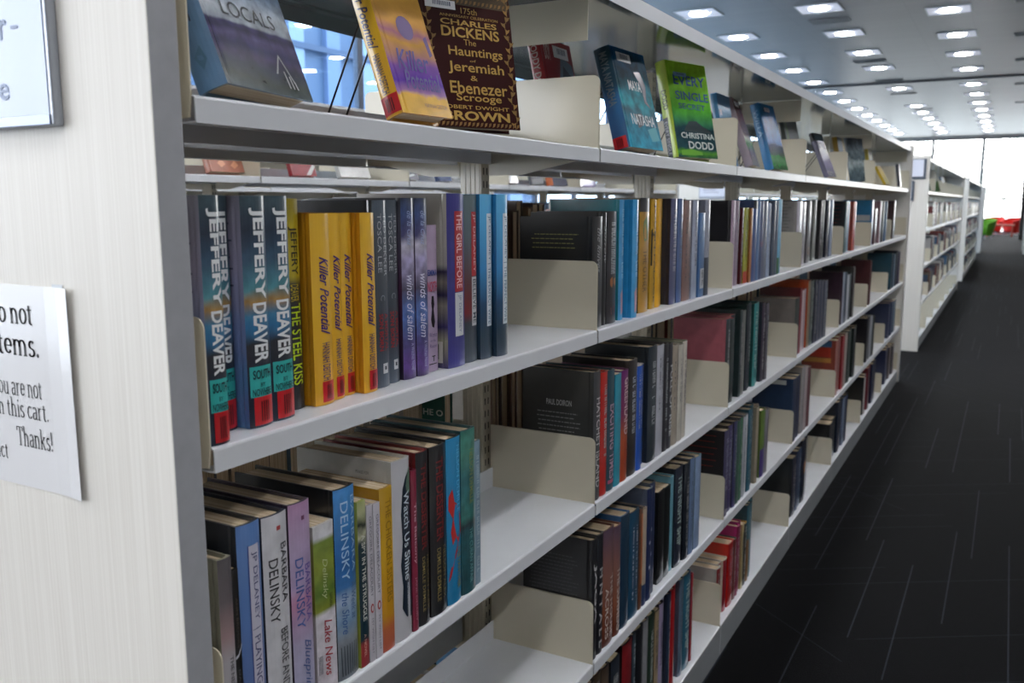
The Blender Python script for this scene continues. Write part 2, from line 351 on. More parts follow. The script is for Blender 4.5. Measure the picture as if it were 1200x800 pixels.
_mb = shelf_mb(); _mb.prism_y(bracket_prof(), .001, .0026, 1); _mb.prism_y(bracket_prof(), BAY-.0026, BAY-.001, 1)
SHELF_B_ME = _mb.mesh('shelf_with_brackets', [STEEL, SAND])
_mb = shelf_mb(.0905); _mb.prism_y(bracket_prof(), .001, .0026, 1); _mb.prism_y(bracket_prof(), BAY-.0026, BAY-.001, 1)
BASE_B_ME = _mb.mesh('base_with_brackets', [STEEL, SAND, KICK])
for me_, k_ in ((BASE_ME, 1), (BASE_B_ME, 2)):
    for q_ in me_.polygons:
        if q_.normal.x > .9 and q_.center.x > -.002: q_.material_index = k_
def upright_mesh():
    b = MB(); h = ZC0-.001; xf, xb, yw = -.239, -.285, .015
    prof = [(xb, -yw), (xf, -yw), (xf, yw), (xb, yw)]
    # pressed ribs on the two broad faces
    pr = [(xb, -yw)]
    for i in range(4):
        x = xb+.008+i*.0105; pr += [(x, -yw), (x+.001, -yw-.0012), (x+.0035, -yw-.0012), (x+.0045, -yw)]
    pr += [(xf, -yw), (xf, yw)]
    for i in range(3, -1, -1):
        x = xb+.008+i*.0105; pr += [(x+.0045, yw), (x+.0035, yw+.0012), (x+.001, yw+.0012), (x, yw)]
    pr += [(xb, yw)]
    b.prism_z(pr, 0, h, [0]*len(pr))
    b.m = [0]*len(b.f)
    for k in range(int(h/.025)):
        z = .03+k*.025
        for s_ in (-1, 1): b.box(xf-.001, xf+.0003, s_*.006-.0015, s_*.006+.0015, z, z+.013, 1)
    return b.mesh('upright', [SAND, SLOT])
UPRIGHT_ME = upright_mesh()
def panel_mb(y, top=1.70):
    b = MB(); b.box(-.536, .012, y-.0155, y+.0155, 0, top); b.m = [0, 0, 0, 1, 0, 1]; return b
def canopy_mb(n):
    L_ = n*BAY; t = .0015
    b = MB(); prof = [(0, ZC1), (-.524, ZC1), (-.524, ZC0-.026), (-.522, ZC0-.026), (-.522, ZC0), (-.500, ZC0), (-.500, ZC0+.004), (-.02, ZC0+.004), (-.02, ZC0), (0, ZC0)]
    b.prism_y(prof, .001, L_-.001); b.m[2+9] = 1; b.m[2] = 1; return b
def bookcase(label, xf, y0, n, detail, rear_levels, near_panel=True, far_panel=True, back=False):
    """xf, y0: front edge and near end of the run; detail: shelves get their brackets as parts."""
    t = thing('library_bookcase', label, 'bookcase', (xf, y0, 0))
    if near_panel: panel_mb(-.0375).build('end_panel', [LAMINATE, PANEL_EDGE], t, bevel=.0015)
    if far_panel: panel_mb(n*BAY+.0205).build('end_panel', [LAMINATE, PANEL_EDGE], t, bevel=.0015)
    canopy_mb(n).build('canopy', [STEEL_SHADED, STEEL], t)
    if back: MB().box(-.263, -.261, .002, n*BAY-.002, .09, ZC0).build('window_mask_sheet', SAND, t)  # added sheet, blocks bright window glimpses through the open shelves
    for k in range(n+1):
        link('upright', UPRIGHT_ME, t, (0, k*BAY, 0))
        if detail and k % 2: MB().prism_y([(-.236, ZC0-.07), (-.027, ZC0-.07), (-.027, ZC0+.003), (-.236, ZC0+.003)], -.0008, .0008).build('canopy_bracket', SAND, t, (0, k*BAY, 0))
    for i, z in enumerate(LEVELS):
        base = z < .2
        for k in range(n):
            for side in (0, 1):
                if side and i not in rear_levels: continue
                if detail:
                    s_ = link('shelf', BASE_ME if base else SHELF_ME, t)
                    for yy in (.0012, BAY-.0028): link('bracket', BRACKET_ME, s_, (0, yy, 0))
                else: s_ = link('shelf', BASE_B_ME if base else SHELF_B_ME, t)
                s_.location = (0, k*BAY, z)
                if side: s_.location = (-.524, (k+1)*BAY, z); s_.rotation_euler = (0, 0, PI)
    return t
RUN = bookcase('long cream steel bookcase filling the picture, notices on its end panel', 0, Y0, 7, True, (0, 1, 2, 3, 4))
RUN2 = bookcase('second cream bookcase down the aisle, past the first carpet gap', .0, 8.572, 7, False, ())
RUN3 = bookcase('third cream bookcase along the aisle, beyond the second carpet gap', .0, 16.66, 7, False, ())
RUN4 = bookcase('farthest cream bookcase of the aisle, nearest the green chair', .0, 26.25, 1, False, ())
ROW2 = bookcase('parallel cream bookcase glimpsed through the gap above the upper shelf books', -1.72, Y0, 7, False, (0,))
ROW2B = bookcase('parallel cream bookcase farther on, white card on its end panel', -1.72, 8.572, 7, False, ())
ROW3 = bookcase('bookcase by the west windows, seen as a thin strip behind another', -3.44, Y0, 7, False, (), back=True)
ROWR = bookcase('bookcase across the aisle, its far runs at the edge of view', 1.745, Y0, 7, False, (0, 1, 2, 3, 4))
ROWR3 = bookcase('bookcase across the aisle with a white end near the dark column', 1.50, 26.25, 2, False, ())

# ---------------------------------------------------------------- books
def spine_x(f, t, b):                                              # bulge of the spine across its thickness
    return b*(1-(2*f-1)**2) if 0 <= f <= 1 else 0
class Print:
    """flat printing on a cover: lettering, panels and marks, wrapped on the spine or laid on the front."""
    def __init__(s, t, h, d, bulge): s.t, s.h, s.d, s.b = t, h, d, bulge; s.mats = []; s.sets = {'spine': ([], [], []), 'cover': ([], [], [])}; s.use('spine')
    def use(s, k): s.k = k; s.vs, s.fs, s.ms = s.sets[k]
    def mi(s, col):
        m = ink(col) if isinstance(col, str) else col
        if m not in s.mats: s.mats.append(m)
        return s.mats.index(m)
    def put(s, pts, fs, col, k='spine'):
        s.use(k)
        o = len(s.vs); k = s.mi(col); s.vs += pts
        for f in fs: s.fs.append(tuple(o+i for i in f)); s.ms.append(k)
    def spt(s, z, f, lift): return (spine_x(f, s.t, s.b)+lift, f*s.t, z)
    def spine_text(s, text, z0, z1, fc, cap, col, shear=0, bold=.0, lift=.0005):
        """z0 top .. z1 bottom as fractions of the height, fc centre and cap height as fractions of the thickness"""
        p, fs, _ = glyphs(text, shear, bold)
        s.put([s.spt(s.h*(z0+(z1-z0)*a), fc+(b-.5)*cap, lift) for a, b in p], fs, col)
    def spine_level(s, text, z0, z1, f0, f1, col, bold=0, lift=.0010):  # upright lettering across the spine
        p, fs, _ = glyphs(text, 0, bold)
        s.put([s.spt(s.h*(z1+(z0-z1)*b), f0+(f1-f0)*a, lift) for a, b in p], fs, col)
    def spine_panel(s, z0, z1, f0, f1, col, lift=.0003, n=6):
        v = []; fs = []
        for i in range(n+1):
            f = f0+(f1-f0)*i/n; v += [s.spt(s.h*z0, f, lift), s.spt(s.h*z1, f, lift)]
        for i in range(n): fs.append((2*i, 2*i+1, 2*i+3, 2*i+2))
        s.put(v, fs, col)
    def spine_poly(s, pts, col, lift=.0004):
        s.put([s.spt(s.h*z, f, lift) for f, z in pts], [tuple(range(len(pts)))], col)
    def spine_marks(s, z0, z1, fc, cap, col, seed, lift=.0005):
        r = random.Random(seed); z = z0; d = -1 if z1 < z0 else 1
        while (z-z1)*d < 0:
            l = r.choice((.018, .022, .028))
            if r.random() > .14:
                q = r.random()
                s.spine_panel(z, z+d*l*.25, fc-cap/2, fc+cap/2, col, lift, 1)
                if q > .3: s.spine_panel(z, z+d*l*.75, fc-cap/2+(cap*.8 if q > .6 else 0), fc-cap/2+(cap if q > .6 else cap*.2), col, lift, 1)
                if q > .5: s.spine_panel(z+d*l*.55, z+d*l*.75, fc-cap/2, fc+cap/2, col, lift, 1)
            z += d*l
    # front cover (+y face): u 0..1 from spine edge to fore-edge, v 0..1 up; back cover (-y face): u 0 at fore-edge .. 1 at the spine
    def fpt(s, u, v, lift, back=False):
        return ((-s.d*(1-u)*.985-.004) if back else (-.006-(s.d-.006)*u), (-lift if back else s.t+lift), s.h*v)
    def cover_text(s, text, u0, u1, v0, v1, col, shear=0, bold=0, lift=.0006, back=False, tilt=0):
        p, fs, _ = glyphs(text, shear, bold)
        s.put([s.fpt(u0+(u1-u0)*a, v0+(v1-v0)*b+tilt*a, lift, back) for a, b in p], fs, col, 'cover')
    def cover_poly(s, pts, col, lift=.0003, back=False):
        s.put([s.fpt(u, v, lift, back) for u, v in pts], [tuple(range(len(pts)))], col, 'cover')
    def cover_rect(s, u0, u1, v0, v1, col, lift=.0003, back=False): s.cover_poly([(u0, v0), (u1, v0), (u1, v1), (u0, v1)], col, lift, back)
    def cover_lines(s, u0, u1, v0, v1, n, col, seed, back=True):
        r = random.Random(seed)
        for i in range(n):
            v = v0+(v1-v0)*(i+.5)/n; a = u0+(u1-u0)*.08*r.random(); b_ = u1-(u1-u0)*.15*r.random(); u = a
            while u < b_:
                l = r.uniform(.02, .07); s.cover_rect(u, min(b_, u+l), v-.004, v+.004, col, .0004, back); u += l+.012
    def build(s, name, parent):
        for k, (vs_, fs, ms) in s.sets.items():
            if not fs: continue
            me = bpy.data.meshes.new(name); me.from_pydata(vs_, [], fs)
            for m in s.mats: me.materials.append(m)
            me.polygons.foreach_set('material_index', ms); me.update()
            link('%s_%s' % (k, name), me, parent)
def cover_mesh(t, h, d, hard, mats, bulge):
    bt = .0028 if hard else .0007
    b = MB(); n = 7; sp = []
    for i in range(n+1): sp.append((spine_x(i/n, t, bulge), t*i/n))
    out = [(-d, 0)]
    if hard: out += [(-.011, 0), (-.008, .0009), (-.005, 0)]
    out += sp
    if hard: out += [(-.005, t), (-.008, t-.0009), (-.011, t)]
    out += [(-d, t), (-d, t-bt)]
    inn = []
    for i in range(n+1): inn.append((-.0035+spine_x(i/n, t, bulge)*.9, bt+(t-2*bt)*(1-i/n)))
    prof = out+inn+[(-d, bt)]
    k0 = 4 if hard else 1
    mis = []
    for i in range(len(prof)):
        if k0 <= i < k0+n: mis.append(0)
        elif i < k0: mis.append(1)
        elif i < len(out)-1: mis.append(2)
        else: mis.append(1)
    b.prism_z(prof, 0, h, mis)
    me = b.mesh('cover', mats); return me
def book(label, x, y0, t, h, z, spine, side, front=None, d=.155, hard=True, draw=None, sticker=None, group=None, rot=None, pages=None, lean=0.0):
    """a book standing on its tail with its spine towards +x; (x,y0,z) is the foot of the spine's near edge."""
    bulge = min(.0035, t*.11) if hard else min(.0015, t*.05)
    ms = [m if not isinstance(m, str) else jacket(m) for m in (spine, side, front or side)]
    e = thing('book', label, 'book', (x-bulge, y0, z+.0006), rot or (0, 0, 0), group)
    if lean: e.rotation_euler = (lean, 0, 0)
    link('cover', cover_mesh(t, h, d, hard, ms, bulge), e)
    bt = .0028 if hard else .0007; ov = .004 if hard else .0002
    pb = MB(); m = 6; xs = [(-.0045+spine_x(i/m, t, bulge)*.85, bt+.0002+(t-2*bt-.0004)*i/m) for i in range(m+1)]
    pb.prism_z([(-d+ov, bt+.0002)]+xs+[(-d+ov, t-bt-.0002)], ov, h-ov, 0); pb.m = [0]*len(pb.f)
    pb.build('page_block', pages or PAPER, e)
    if draw:
        P = Print(t, h, d, bulge); draw(P); P.build('print', e)
    if sticker:
        P = Print(t, h, d, bulge); sticker(P); P.build('sticker', e)
    return e
def red_tag(z0=.115, z1=.0, f0=.0, f1=1.0, seed=0):
    def f(P):
        P.spine_panel(z0, z1+.005, f0, f1, 'c01820', .0006)
        r = random.Random(seed); zz = z0-.02
        for i in range(4): P.spine_panel(z0-.02, z1+.02, f0+(f1-f0)*(.3+i*.12), f0+(f1-f0)*(.36+i*.12), '4a0a10', .0009, 1)
    return f

Z1, Z2, Z3, Z4, Z5 = LEVELS
US = 'on the upper shelf'
# --- upper shelf, nearest bay
DEAV = ramp_mat('jacket_deaver_spine', [(0, '1c2c3c'), (.20, '20283a'), (.36, '2c3036'), (.44, '2f78a8'), (.50, '3c7ca0'), (.55, 'a8803c'), (.60, '4c8c98'), (.72, '3a5a72'), (.85, '243448'), (1, '3c5058')], amp=.07, nscale=30, mottle=0.25, mscale=60)
DEAVB = ramp_mat('jacket_deaver_back', [(0, '4c78a4'), (.35, '7488b4'), (.7, '9a96ae'), (1, '8c8a98')], amp=.12, nscale=14)
def deaver(P):
    P.spine_text('JEFFERY', .95, .56, .56, .60, 'eceff0', 0, .03); P.spine_text('DEAVER', .545, .285, .56, .60, 'eceff0', 0, .03)
    P.spine_panel(.27, .135, .06, .98, '34b4ae')
    P.spine_level('SOUTH', .255, .215, .15, .9, '14303a', .02); P.spine_level('BY', .198, .180, .42, .62, '14303a'); P.spine_level('NOWHERE', .172, .140, .12, .92, '14303a', .01)
def deaver_back(P):
    deaver(P); P.cover_lines(.1, .95, .30, .92, 26, '4a4e64', 3)
DL = [('front-most of four navy thrillers with turquoise title patch beside the shelf end plate', -.004, .5855, .0235, .2385, deaver_back),
      ('second navy thriller with turquoise patch, set back behind its twin', -.036, .6195, .031, .2385, deaver_back),
      ('third navy thriller with turquoise patch, its lilac back cover half exposed', -.020, .6525, .033, .2385, deaver_back),
      ('fourth navy thriller with turquoise patch, next to the yellow and black book', -.022, .6880, .033, .2385, deaver_back)]
for i, (lb, x, y, t, h, dr) in enumerate(DL): book(lb, x, y, t, h, Z2, DEAV, DEAVB, draw=dr, sticker=red_tag(.135, .005, .16, .98, i))
SK = ramp_mat('jacket_steel_kiss', [(0, '20242a'), (.40, '262a30'), (.60, '2c2e30'), (.64, 'c8b42a'), (1, 'b8a428')], amp=.02, nscale=40)
def steel(P):
    P.spine_text('JEFFERY', .87, .645, .5, .55, '1c1c18', 0, .01); P.spine_text('DEAVER', .6, .52, .5, .5, 'c8b42a'); P.spine_text('THE STEEL KISS', .51, .12, .55, .62, 'c4e02c', 0, .012)
book('slim black thriller with yellow top and lime lettering ' + US, -.042, .7345, .024, .236, Z2, SK, '2a2c2e', draw=steel)
YEL = ramp_mat('jacket_yellow', [(0, 'e4a826'), (.5, 'f0bc2e'), (1, 'e8b634')], amp=.15, nscale=12)
YELB = jacket('c88a1a')
def killer(P):
    P.spine_text('Killer Potential', .78, .37, .56, .50, '3c1c70', .5, .014); P.spine_text('HANNAH DEITCH', .33, .13, .55, .42, '4c3a6a', 0, .008)
for i, (lb, x, y, t) in enumerate([('first of four mustard yellow novels, beside the yellow and black thriller', -.030, .7645, .032),
        ('second mustard yellow novel of four, violet script on its spine', -.036, .7985, .0235), ('third mustard yellow novel of four, tightest in the bunch', -.040, .8235, .0235),
        ('fourth mustard yellow novel, standing proud beside two grey books', -.027, .8485, .0265)]):
    book(lb, x, y, t, .2195, Z2, YEL, YELB, d=.145, draw=killer, sticker=red_tag(.125, .01, .30, .98, i+9))
def dekker(P):
    P.spine_text('TED DEKKER', .93, .60, .74, .24, 'b4b8bc'); P.spine_text('TOSCA LEE', .93, .62, .36, .24, 'b4b8bc')
    P.spine_text('C', .50, .47, .5, .3, '8a8e94')
    P.spine_text('A MORTAL', .40, .20, .72, .26, 'a02c30', 0, .02); P.spine_text('SON BORN', .40, .20, .36, .26, 'a02c30', 0, .02)
    P.spine_panel(.13, .075, .42, .78, 'd4d6d8'); P.spine_panel(.115, .095, .52, .66, '3a4048', .0006)
for i, (lb, x, y, t) in enumerate([('slate grey hardback with red block capitals, next to the mustard novels', -.031, .8775, .0285), ('slate grey hardback with red block capitals, next to the violet cloud book', -.037, .9085, .0275)]):
    book(lb, x, y, t, .2345, Z2, ramp_mat('jacket_slate', [(0, '4c5866'), (.3, '3c4650'), (.7, '4a5058'), (1, '56626e')], amp=.1), '3a4046', draw=dekker)
WIN = ramp_mat('jacket_winds', [(0, '3c2a5c'), (.10, '6c4c9c'), (.2, '4a4a80'), (.36, '5c7cc0'), (.5, '4c4860'), (.66, 'a49cc0'), (.74, 'c4c0d0'), (.80, '4c4c78'), (.92, '405484'), (1, '3c4458')], amp=.16, nscale=26, mottle=0.4, mscale=60)
def winds(P):
    P.spine_text('winds of salem', .58, .22, .5, .52, 'd8d8ec', .35); P.spine_text('de la Cruz', .93, .74, .5, .34, '9cacd4', .3); P.spine_text('A Witches Novel', .2, .05, .6, .25, 'a8a8d0')
for i, (lb, x, y, t) in enumerate([('violet cloud fantasy novel, first of its pair', -.033, .9395, .0285), ('violet cloud fantasy novel, second of its pair, against a thin mauve paperback', -.0325, .9695, .0275)]):
    book(lb, x, y, t, .2375, Z2, WIN, ramp_mat('jacket_winds_back', [(0, '2c2638'), (.5, '54304c'), (.7, '5c5468'), (1, '6c7078')], amp=.2), draw=winds)
def mauve(P):
    P.spine_text('EMMA and', .72, .62, .5, .01, '3c4a84')
    P.spine_level('EMMA', .70, .66, .1, .9, '34488c', .02); P.spine_level('NORTH', .62, .55, .1, .9, 'b8405c', .02)
    P.spine_poly([(.42, .52), (.60, .52), (.66, .46), (.58, .43), (.70, .34), (.60, .30), (.44, .31), (.34, .36), (.44, .43), (.38, .47)], '15101a')
    P.spine_level('Woman', .27, .24, .15, .85, '4c3a6a'); P.spine_level('in the', .225, .205, .25, .7, '4c3a6a'); P.spine_level('Room', .19, .165, .2, .8, '4c3a6a')
    P.spine_level('T', .11, .07, .35, .65, '1c1620', .03); P.spine_panel(.055, .048, .15, .85, '1c1620')
book('thin mauve paperback with small black silhouette on its spine', -.038, .9985, .027, .2015, Z2, 'b09cb8', '8c7c94', d=.135, hard=False, draw=mauve)
GBB = ramp_mat('jacket_girl_back', [(0, '3a3468'), (.16, 'aca890'), (.24, '302860'), (.36, '9a9488'), (.42, '2c2650'), (.50, '8c867c'), (.56, '2a2448'), (.60, 'b8b4ac'), (1, 'd4d0c8')], amp=.03, nscale=14)
def girl(P):
    P.spine_panel(.90, .44, .34, .86, 'b02c30'); P.spine_panel(.435, .18, .34, .86, 'd2d4d8')
    P.spine_text('THE GIRL BEFORE', .89, .46, .6, .34, 'f0c4c4', 0, .014); P.spine_text('JP DELANEY', .42, .20, .6, .22, '7c86a4')
    P.cover_rect(.72, .97, .03, .155, 'd8d4cc', .0005, True)
    for i in range(9): P.cover_rect(.76+i*.02, .768+i*.02, .05, .14, '3c3a38', .0008, True)
book('indigo hardback with red and white title strip and barcode on its striped back', -.026, 1.0365, .044, .244, Z2, '3c3c86', GBB, draw=girl)
def believe(P):
    P.spine_panel(.90, .52, .48, .90, 'b8292c'); P.spine_panel(.515, .22, .48, .90, 'd2d4d6')
    P.spine_text('JP DELANEY', .89, .54, .69, .28, 'e8c4c0', 0, .01); P.spine_text('BELIEVE ME', .50, .235, .69, .28, '3c4650', 0, .006)
book('charcoal hardback whose strip is half red, half white', -.029, 1.0825, .0375, .2425, Z2, ramp_mat('jacket_believe', [(0, '4c5660'), (.24, '3a444e'), (.30, '7c2c30'), (.5, '5c3a3e'), (.75, '5a6870'), (1, '6a7c80')], amp=.06), '3c4a54', draw=believe)
PWS = ramp_mat('jacket_wife', [(0, '3e4c5a'), (.16, '2c4454'), (.34, '1e4c70'), (.55, '3c90cc'), (.85, '5cb4e8'), (1, '6cc0f0')], amp=.04)
PWB = ramp_mat('jacket_wife_back', [(0, '2c3c4c'), (.3, '1c3c58'), (.6, '1f6496'), (1, '2f84b8')], amp=.05)
def wife(P):
    P.spine_panel(.885, .20, .40, .88, 'dce6ec')
    P.spine_text('JP DELANEY', .87, .60, .64, .28, '4c7a9c'); P.spine_panel(.585, .58, .48, .80, '6c8ca4'); P.spine_text('THE PERFECT WIFE', .56, .215, .64, .28, '4c7a9c')
book('azure hardback with pale title strip, first of two', -.024, 1.1215, .034, .2435, Z2, PWS, PWB, draw=wife)
book('azure hardback with pale title strip, last before the empty end of the shelf', -.0165, 1.157, .033, .2435, Z2, PWS, PWB, draw=wife)

# --- middle shelf, nearest bay
def s1(P): P.spine_text('THE NEXT NIGHT', .52, .20, .62, .28, '4c4a4c', 0, .01)
book('narrow dove grey hardback with rose photograph top, first on the middle shelf', -.0055, .5850, .0175, .216, Z3, ramp_mat('jacket_dove', [(0, 'a6a4a8'), (.5, 'b4b0b4'), (.62, 'a88c8c'), (.78, '6c6466'), (1, '5c585a')], amp=.1), '8a8878', draw=s1, d=.14)
def s2(P):
    P.spine_text('ANN BROOKS', .85, .58, .5, .3, '5c5248'); P.spine_text('DARK WATER', .46, .14, .45, .3, '5c5a5c')
    P.spine_poly([(0, .535), (.4, .545), (.8, .575), (1, .60), (1, .585), (.8, .56), (.4, .53), (0, .52)], 'c8ccd4')
book('small black paperback with a pale curved line across its spine', -.0075, .6030, .0085, .199, Z3, '14120f', '14120f', d=.11, hard=False, draw=s2)
def playing(P):
    P.spine_panel(.90, .0, .40, .86, 'c8c6d4'); P.spine_panel(.905, .0, .865, .89, '3c3c88'); P.spine_panel(.905, .0, .36, .385, '3c3c88')
    P.spine_text('JP DELANEY', .87, .56, .63, .28, '54547c', 0, .006); P.spine_panel(.525, .52, .44, .82, '54547c'); P.spine_text('PLAYING NICE', .49, .12, .63, .28, '54547c', 0, .006)
book('cornflower blue hardback with white title strip between black and white books', -.006, .6125, .032, .241, Z3, ramp_mat('jacket_playing', [(0, '5c5a9c'), (.3, '5c78b0'), (.6, '5a80bc'), (1, '6088c4')], amp=.1), '2c3038', draw=playing)
def before(P):
    P.spine_text('BARBARA', .86, .58, .77, .26, '3c3c40', 0, .006); P.spine_text('DELINSKY', .80, .50, .33, .34, '3c3c40', 0, .006); P.spine_text('BEFORE AND AFTER', .46, .02, .66, .32, '3c3c40', 0, .006)
    P.spine_panel(.945, .925, .5, .66, 'a83c3c')
book('white hardback with tall black capitals and navy back cover', -.006, .6475, .0365, .2385, Z3, 'd0d0d4', '20283a', draw=before)
BLP = ramp_mat('jacket_blueprints', [(0, 'b0b4d0'), (.3, 'b4acc8'), (.45, 'b896b8'), (.52, 'c48cac'), (.6, 'b4a0c4'), (.8, 'b8a4c4'), (1, 'b48cb0')], amp=.14, nscale=20, mottle=0.08, mscale=60)
def bluep(P):
    P.spine_text('BARBARA', .70, .42, .74, .30, '6c5ca4', 0, .004); P.spine_text('DELINSKY', .74, .40, .34, .34, '4c64a4', 0, .004); P.spine_text('Blueprints', .34, .04, .56, .44, '54669c', .5, .003); P.spine_panel(.935, .915, .5, .65, '6c3c5c')
book('pink and lavender hardback with blue lettering beside a green-topped paperback', -.006, .6870, .033, .2405, Z3, BLP, '3c3444', draw=bluep)
LAKE = ramp_mat('jacket_lake', [(0, 'd8d0d8'), (.47, 'd8d4da'), (.50, '8a9434'), (.60, '5c7c2c'), (.75, '8c9a3c'), (.90, '7c9040'), (.93, 'd4d4d8'), (1, 'd8d8d8')], amp=.03, nscale=20, mottle=0.2, mscale=60)
def lake(P):
    P.spine_text('Delinsky', .80, .56, .45, .30, 'c4cc9c', .3); P.spine_text('BARBARA', .58, .50, .74, .16, '3c4420'); P.spine_text('Lake News', .44, .10, .55, .38, 'b03440', .4, .003)
    for i in range(4): P.spine_panel(.24-.0*i, .13, .06+.05*i, .08+.05*i, '6c6c74')
book('fat mass-market paperback with green top half and red script title', -.006, .7225, .034, .2045, Z3, LAKE, ramp_mat('jacket_lake_back', [(0, 'b0a8ac'), (.47, 'b8b0b0'), (.5, '7c8030'), (.9, '8a8c4c'), (.95, 'c0bcb8'), (1, 'c0bcb8')]), d=.11, hard=False, draw=lake)
SHO = ramp_mat('jacket_shore', [(0, '6c747c'), (.20, '8c949c'), (.30, '7c9cbc'), (.42, 'a8bcd4'), (.48, '3c78b4'), (.62, '1f66ac'), (.85, '3c88cc'), (1, '4c94d4')], amp=.05, nscale=24, mottle=0.15, mscale=60)
def shore(P):
    P.spine_text('BARBARA', .95, .55, .82, .18, 'a8ccec'); P.spine_text('DELINSKY', .93, .52, .40, .34, 'b4d4f0', 0, .002)
    P.spine_text('A Week at', .50, .30, .76, .26, '4c6c9c', .3, .003); P.spine_text('the Shore', .46, .24, .34, .30, '3c649c', .3, .003)
    for i in range(7): P.spine_poly([(.1+i*.12, .18), (.13+i*.12, .18), (.17+i*.11, .02), (.12+i*.11, .02)], '3c444c')
book('tall sky-blue hardback of a beach with black back cover', -.006, .7605, .037, .2355, Z3, SHO, '17191c', draw=shore)
SPY = ramp_mat('jacket_spy', [(0, '8c2c34'), (.12, 'a83c3c'), (.16, '14303c'), (.5, '10303c'), (.74, '143440'), (.80, 'c8c8a8'), (.86, '1c2c20'), (.93, 'b8bc90'), (1, 'a4ac70')], amp=.10, nscale=50)
def spy(P): P.spine_text('A SPY IN THE STRUGGLE', .80, .28, .56, .46, 'dcdcd0', 0, .012); P.spine_text('A NOVEL', .2, .06, .5, .3, 'd8b0a0')
book('olive backed paperback with dark teal spine and white capitals', -.005, .7985, .0155, .211, Z3, SPY, '98a03c', d=.14, hard=False, draw=spy)
def greg(P):
    P.spine_text('GREGOIRE DELACOURT', .93, .42, .5, .36, '6c6a74'); P.spine_text('MY WISH LIST', .28, .05, .5, .30, '7c7a84')
    P.spine_poly([(.5+.28*math.cos(a*PI/8), .345+.03*math.sin(a*PI/8)) for a in range(16)], 'a83c3c'); P.spine_poly([(.5+.14*math.cos(a*PI/8), .345+.018*math.sin(a*PI/8)) for a in range(16)], 'd0ccd0', .0006)
book('thin white paperback with a red ring, beside the olive backed one', -.004, .8145, .0115, .202, Z3, 'ccc8d0', 'b0acb0', d=.13, hard=False, draw=greg)
book('thin white paperback with a red ring, beside the yellow paperback', -.003, .8265, .0125, .201, Z3, 'd2ced6', 'b0acb0', d=.13, hard=False, draw=greg)
CHK = ramp_mat('jacket_chicken', [(0, 'b8604c'), (.14, 'c46c44'), (.22, 'd0941c'), (.6, 'd8a81c'), (1, 'c49a24')], amp=.12, nscale=18)
def chick(P): P.spine_text('THE CHICKEN SISTERS', .93, .30, .62, .44, '9c7418', 0, .01)
book('golden yellow paperback fading to salmon at its foot, middle shelf', -.004, .8405, .0255, .2145, Z3, CHK, 'a87c10', d=.14, hard=False, draw=chick)
WUS = ramp_mat('jacket_shine', [(0, 'c4c4c8'), (1, 'c8c8cc')], rough=.3)
def shine(P):
    P.spine_poly([(1, .93), (.68, .90), (.48, .84), (.38, .70), (.44, .55), (.33, .42), (.42, .30), (.36, .18), (.6, .12), (1, .10)], '1c2a3a')
    P.spine_poly([(1, .94), (.85, .92), (.66, .85), (.8, .80), (1, .80)], '5c7a68', .0005)
    P.spine_text('Watch Us Shine', .82, .33, .70, .36, 'd0dce4', 0, .010, .0008); P.spine_text('Marisa de los Santos', .31, .12, .72, .16, 'b0bcc8', 0, .004, .0008)
    P.cover_text('PRAISE FOR', .66, .80, .915, .932, '5c5c5c', back=True); P.cover_text('Marisa de los Santos', .60, .92, .865, .89, '5c5c5c', back=True); P.cover_lines(.2, .95, .40, .80, 16, '8c8c8c', 5)
book('white hardback with a torn navy shape on its spine, printed pale back', -.003, .8675, .038, .242, Z3, WUS, jacket('b4b2ac'), draw=shine)
def balc(P): P.spine_text('The Balcony', .80, .42, .5, .5, 'd4a8b4', 0, .012); P.spine_text('JANE DELURY', .34, .06, .5, .36, 'b88090', 0, .006)
book('slim raspberry hardback between the white one and the black ones', -.0035, .9065, .0125, .221, Z3, '8a2440', '6c1c30', draw=balc)
def deser(P):
    P.spine_text('THE DESERTER', .93, .44, .5, .42, '7c2c2c', 0, .02)
    P.spine_text('NELSON ALEX', .40, .08, .76, .20, '8c7c4c', 0, .004); P.spine_text('DEMILLE DEMILLE', .40, .08, .40, .20, '9c8c58', 0, .004)
book('black hardback with dim red capitals and dark red back cover', -.0035, .9200, .0275, .2405, Z3, '1e1f22', '6c1216', draw=deser)
book('black hardback with dim red capitals next to the bright blue one', -.0035, .9520, .039, .2395, Z3, '1c1d20', '151517', draw=deser)
def splat(P):
    P.spine_text('NELSON DEMILLE', .95, .55, .72, .26, '6cc4ec', 0, .01)
    P.spine_poly([(.1, .66), (.3, .70), (.42, .62), (.6, .60), (.9, .52), (.96, .42), (.7, .36), (.5, .40), (.3, .36), (.2, .44), (.32, .52), (.08, .58)], 'c42c28')
    P.spine_poly([(.05, .14), (.14, .20), (.55, .33), (.66, .38), (.6, .31), (.2, .17)], 'b82c34'); P.spine_text('THE PANTHER', .34, .08, .74, .28, '8c8c4c', 0, .01)
book('bright blue hardback with a red splash on its spine', -.0035, .9925, .036, .2415, Z3, ramp_mat('jacket_splat', [(0, '1c7cac'), (.5, '1f88bc'), (1, '2c94c8')], amp=.1), '1c1e22', draw=splat)
TEAL = ramp_mat('jacket_lagoon', [(0, '1c4c54'), (.35, '1e5a60'), (.42, '24343c'), (.46, '3c7c74'), (.7, '2c6a70'), (.85, '4c8c7c'), (1, '3c7c70')], amp=.14, nscale=22, mottle=0.3, mscale=60)
def plum(P): P.spine_text('NELSON DEMILLE', .88, .55, .6, .26, '8a9458', 0, .006); P.spine_text('THE CUBAN AFFAIR', .40, .06, .55, .22, '7cb0b0')
book('teal green hardback of water, last thick book before the gap', -.0035, 1.0305, .038, .2445, Z3, TEAL, '22484c', draw=plum)
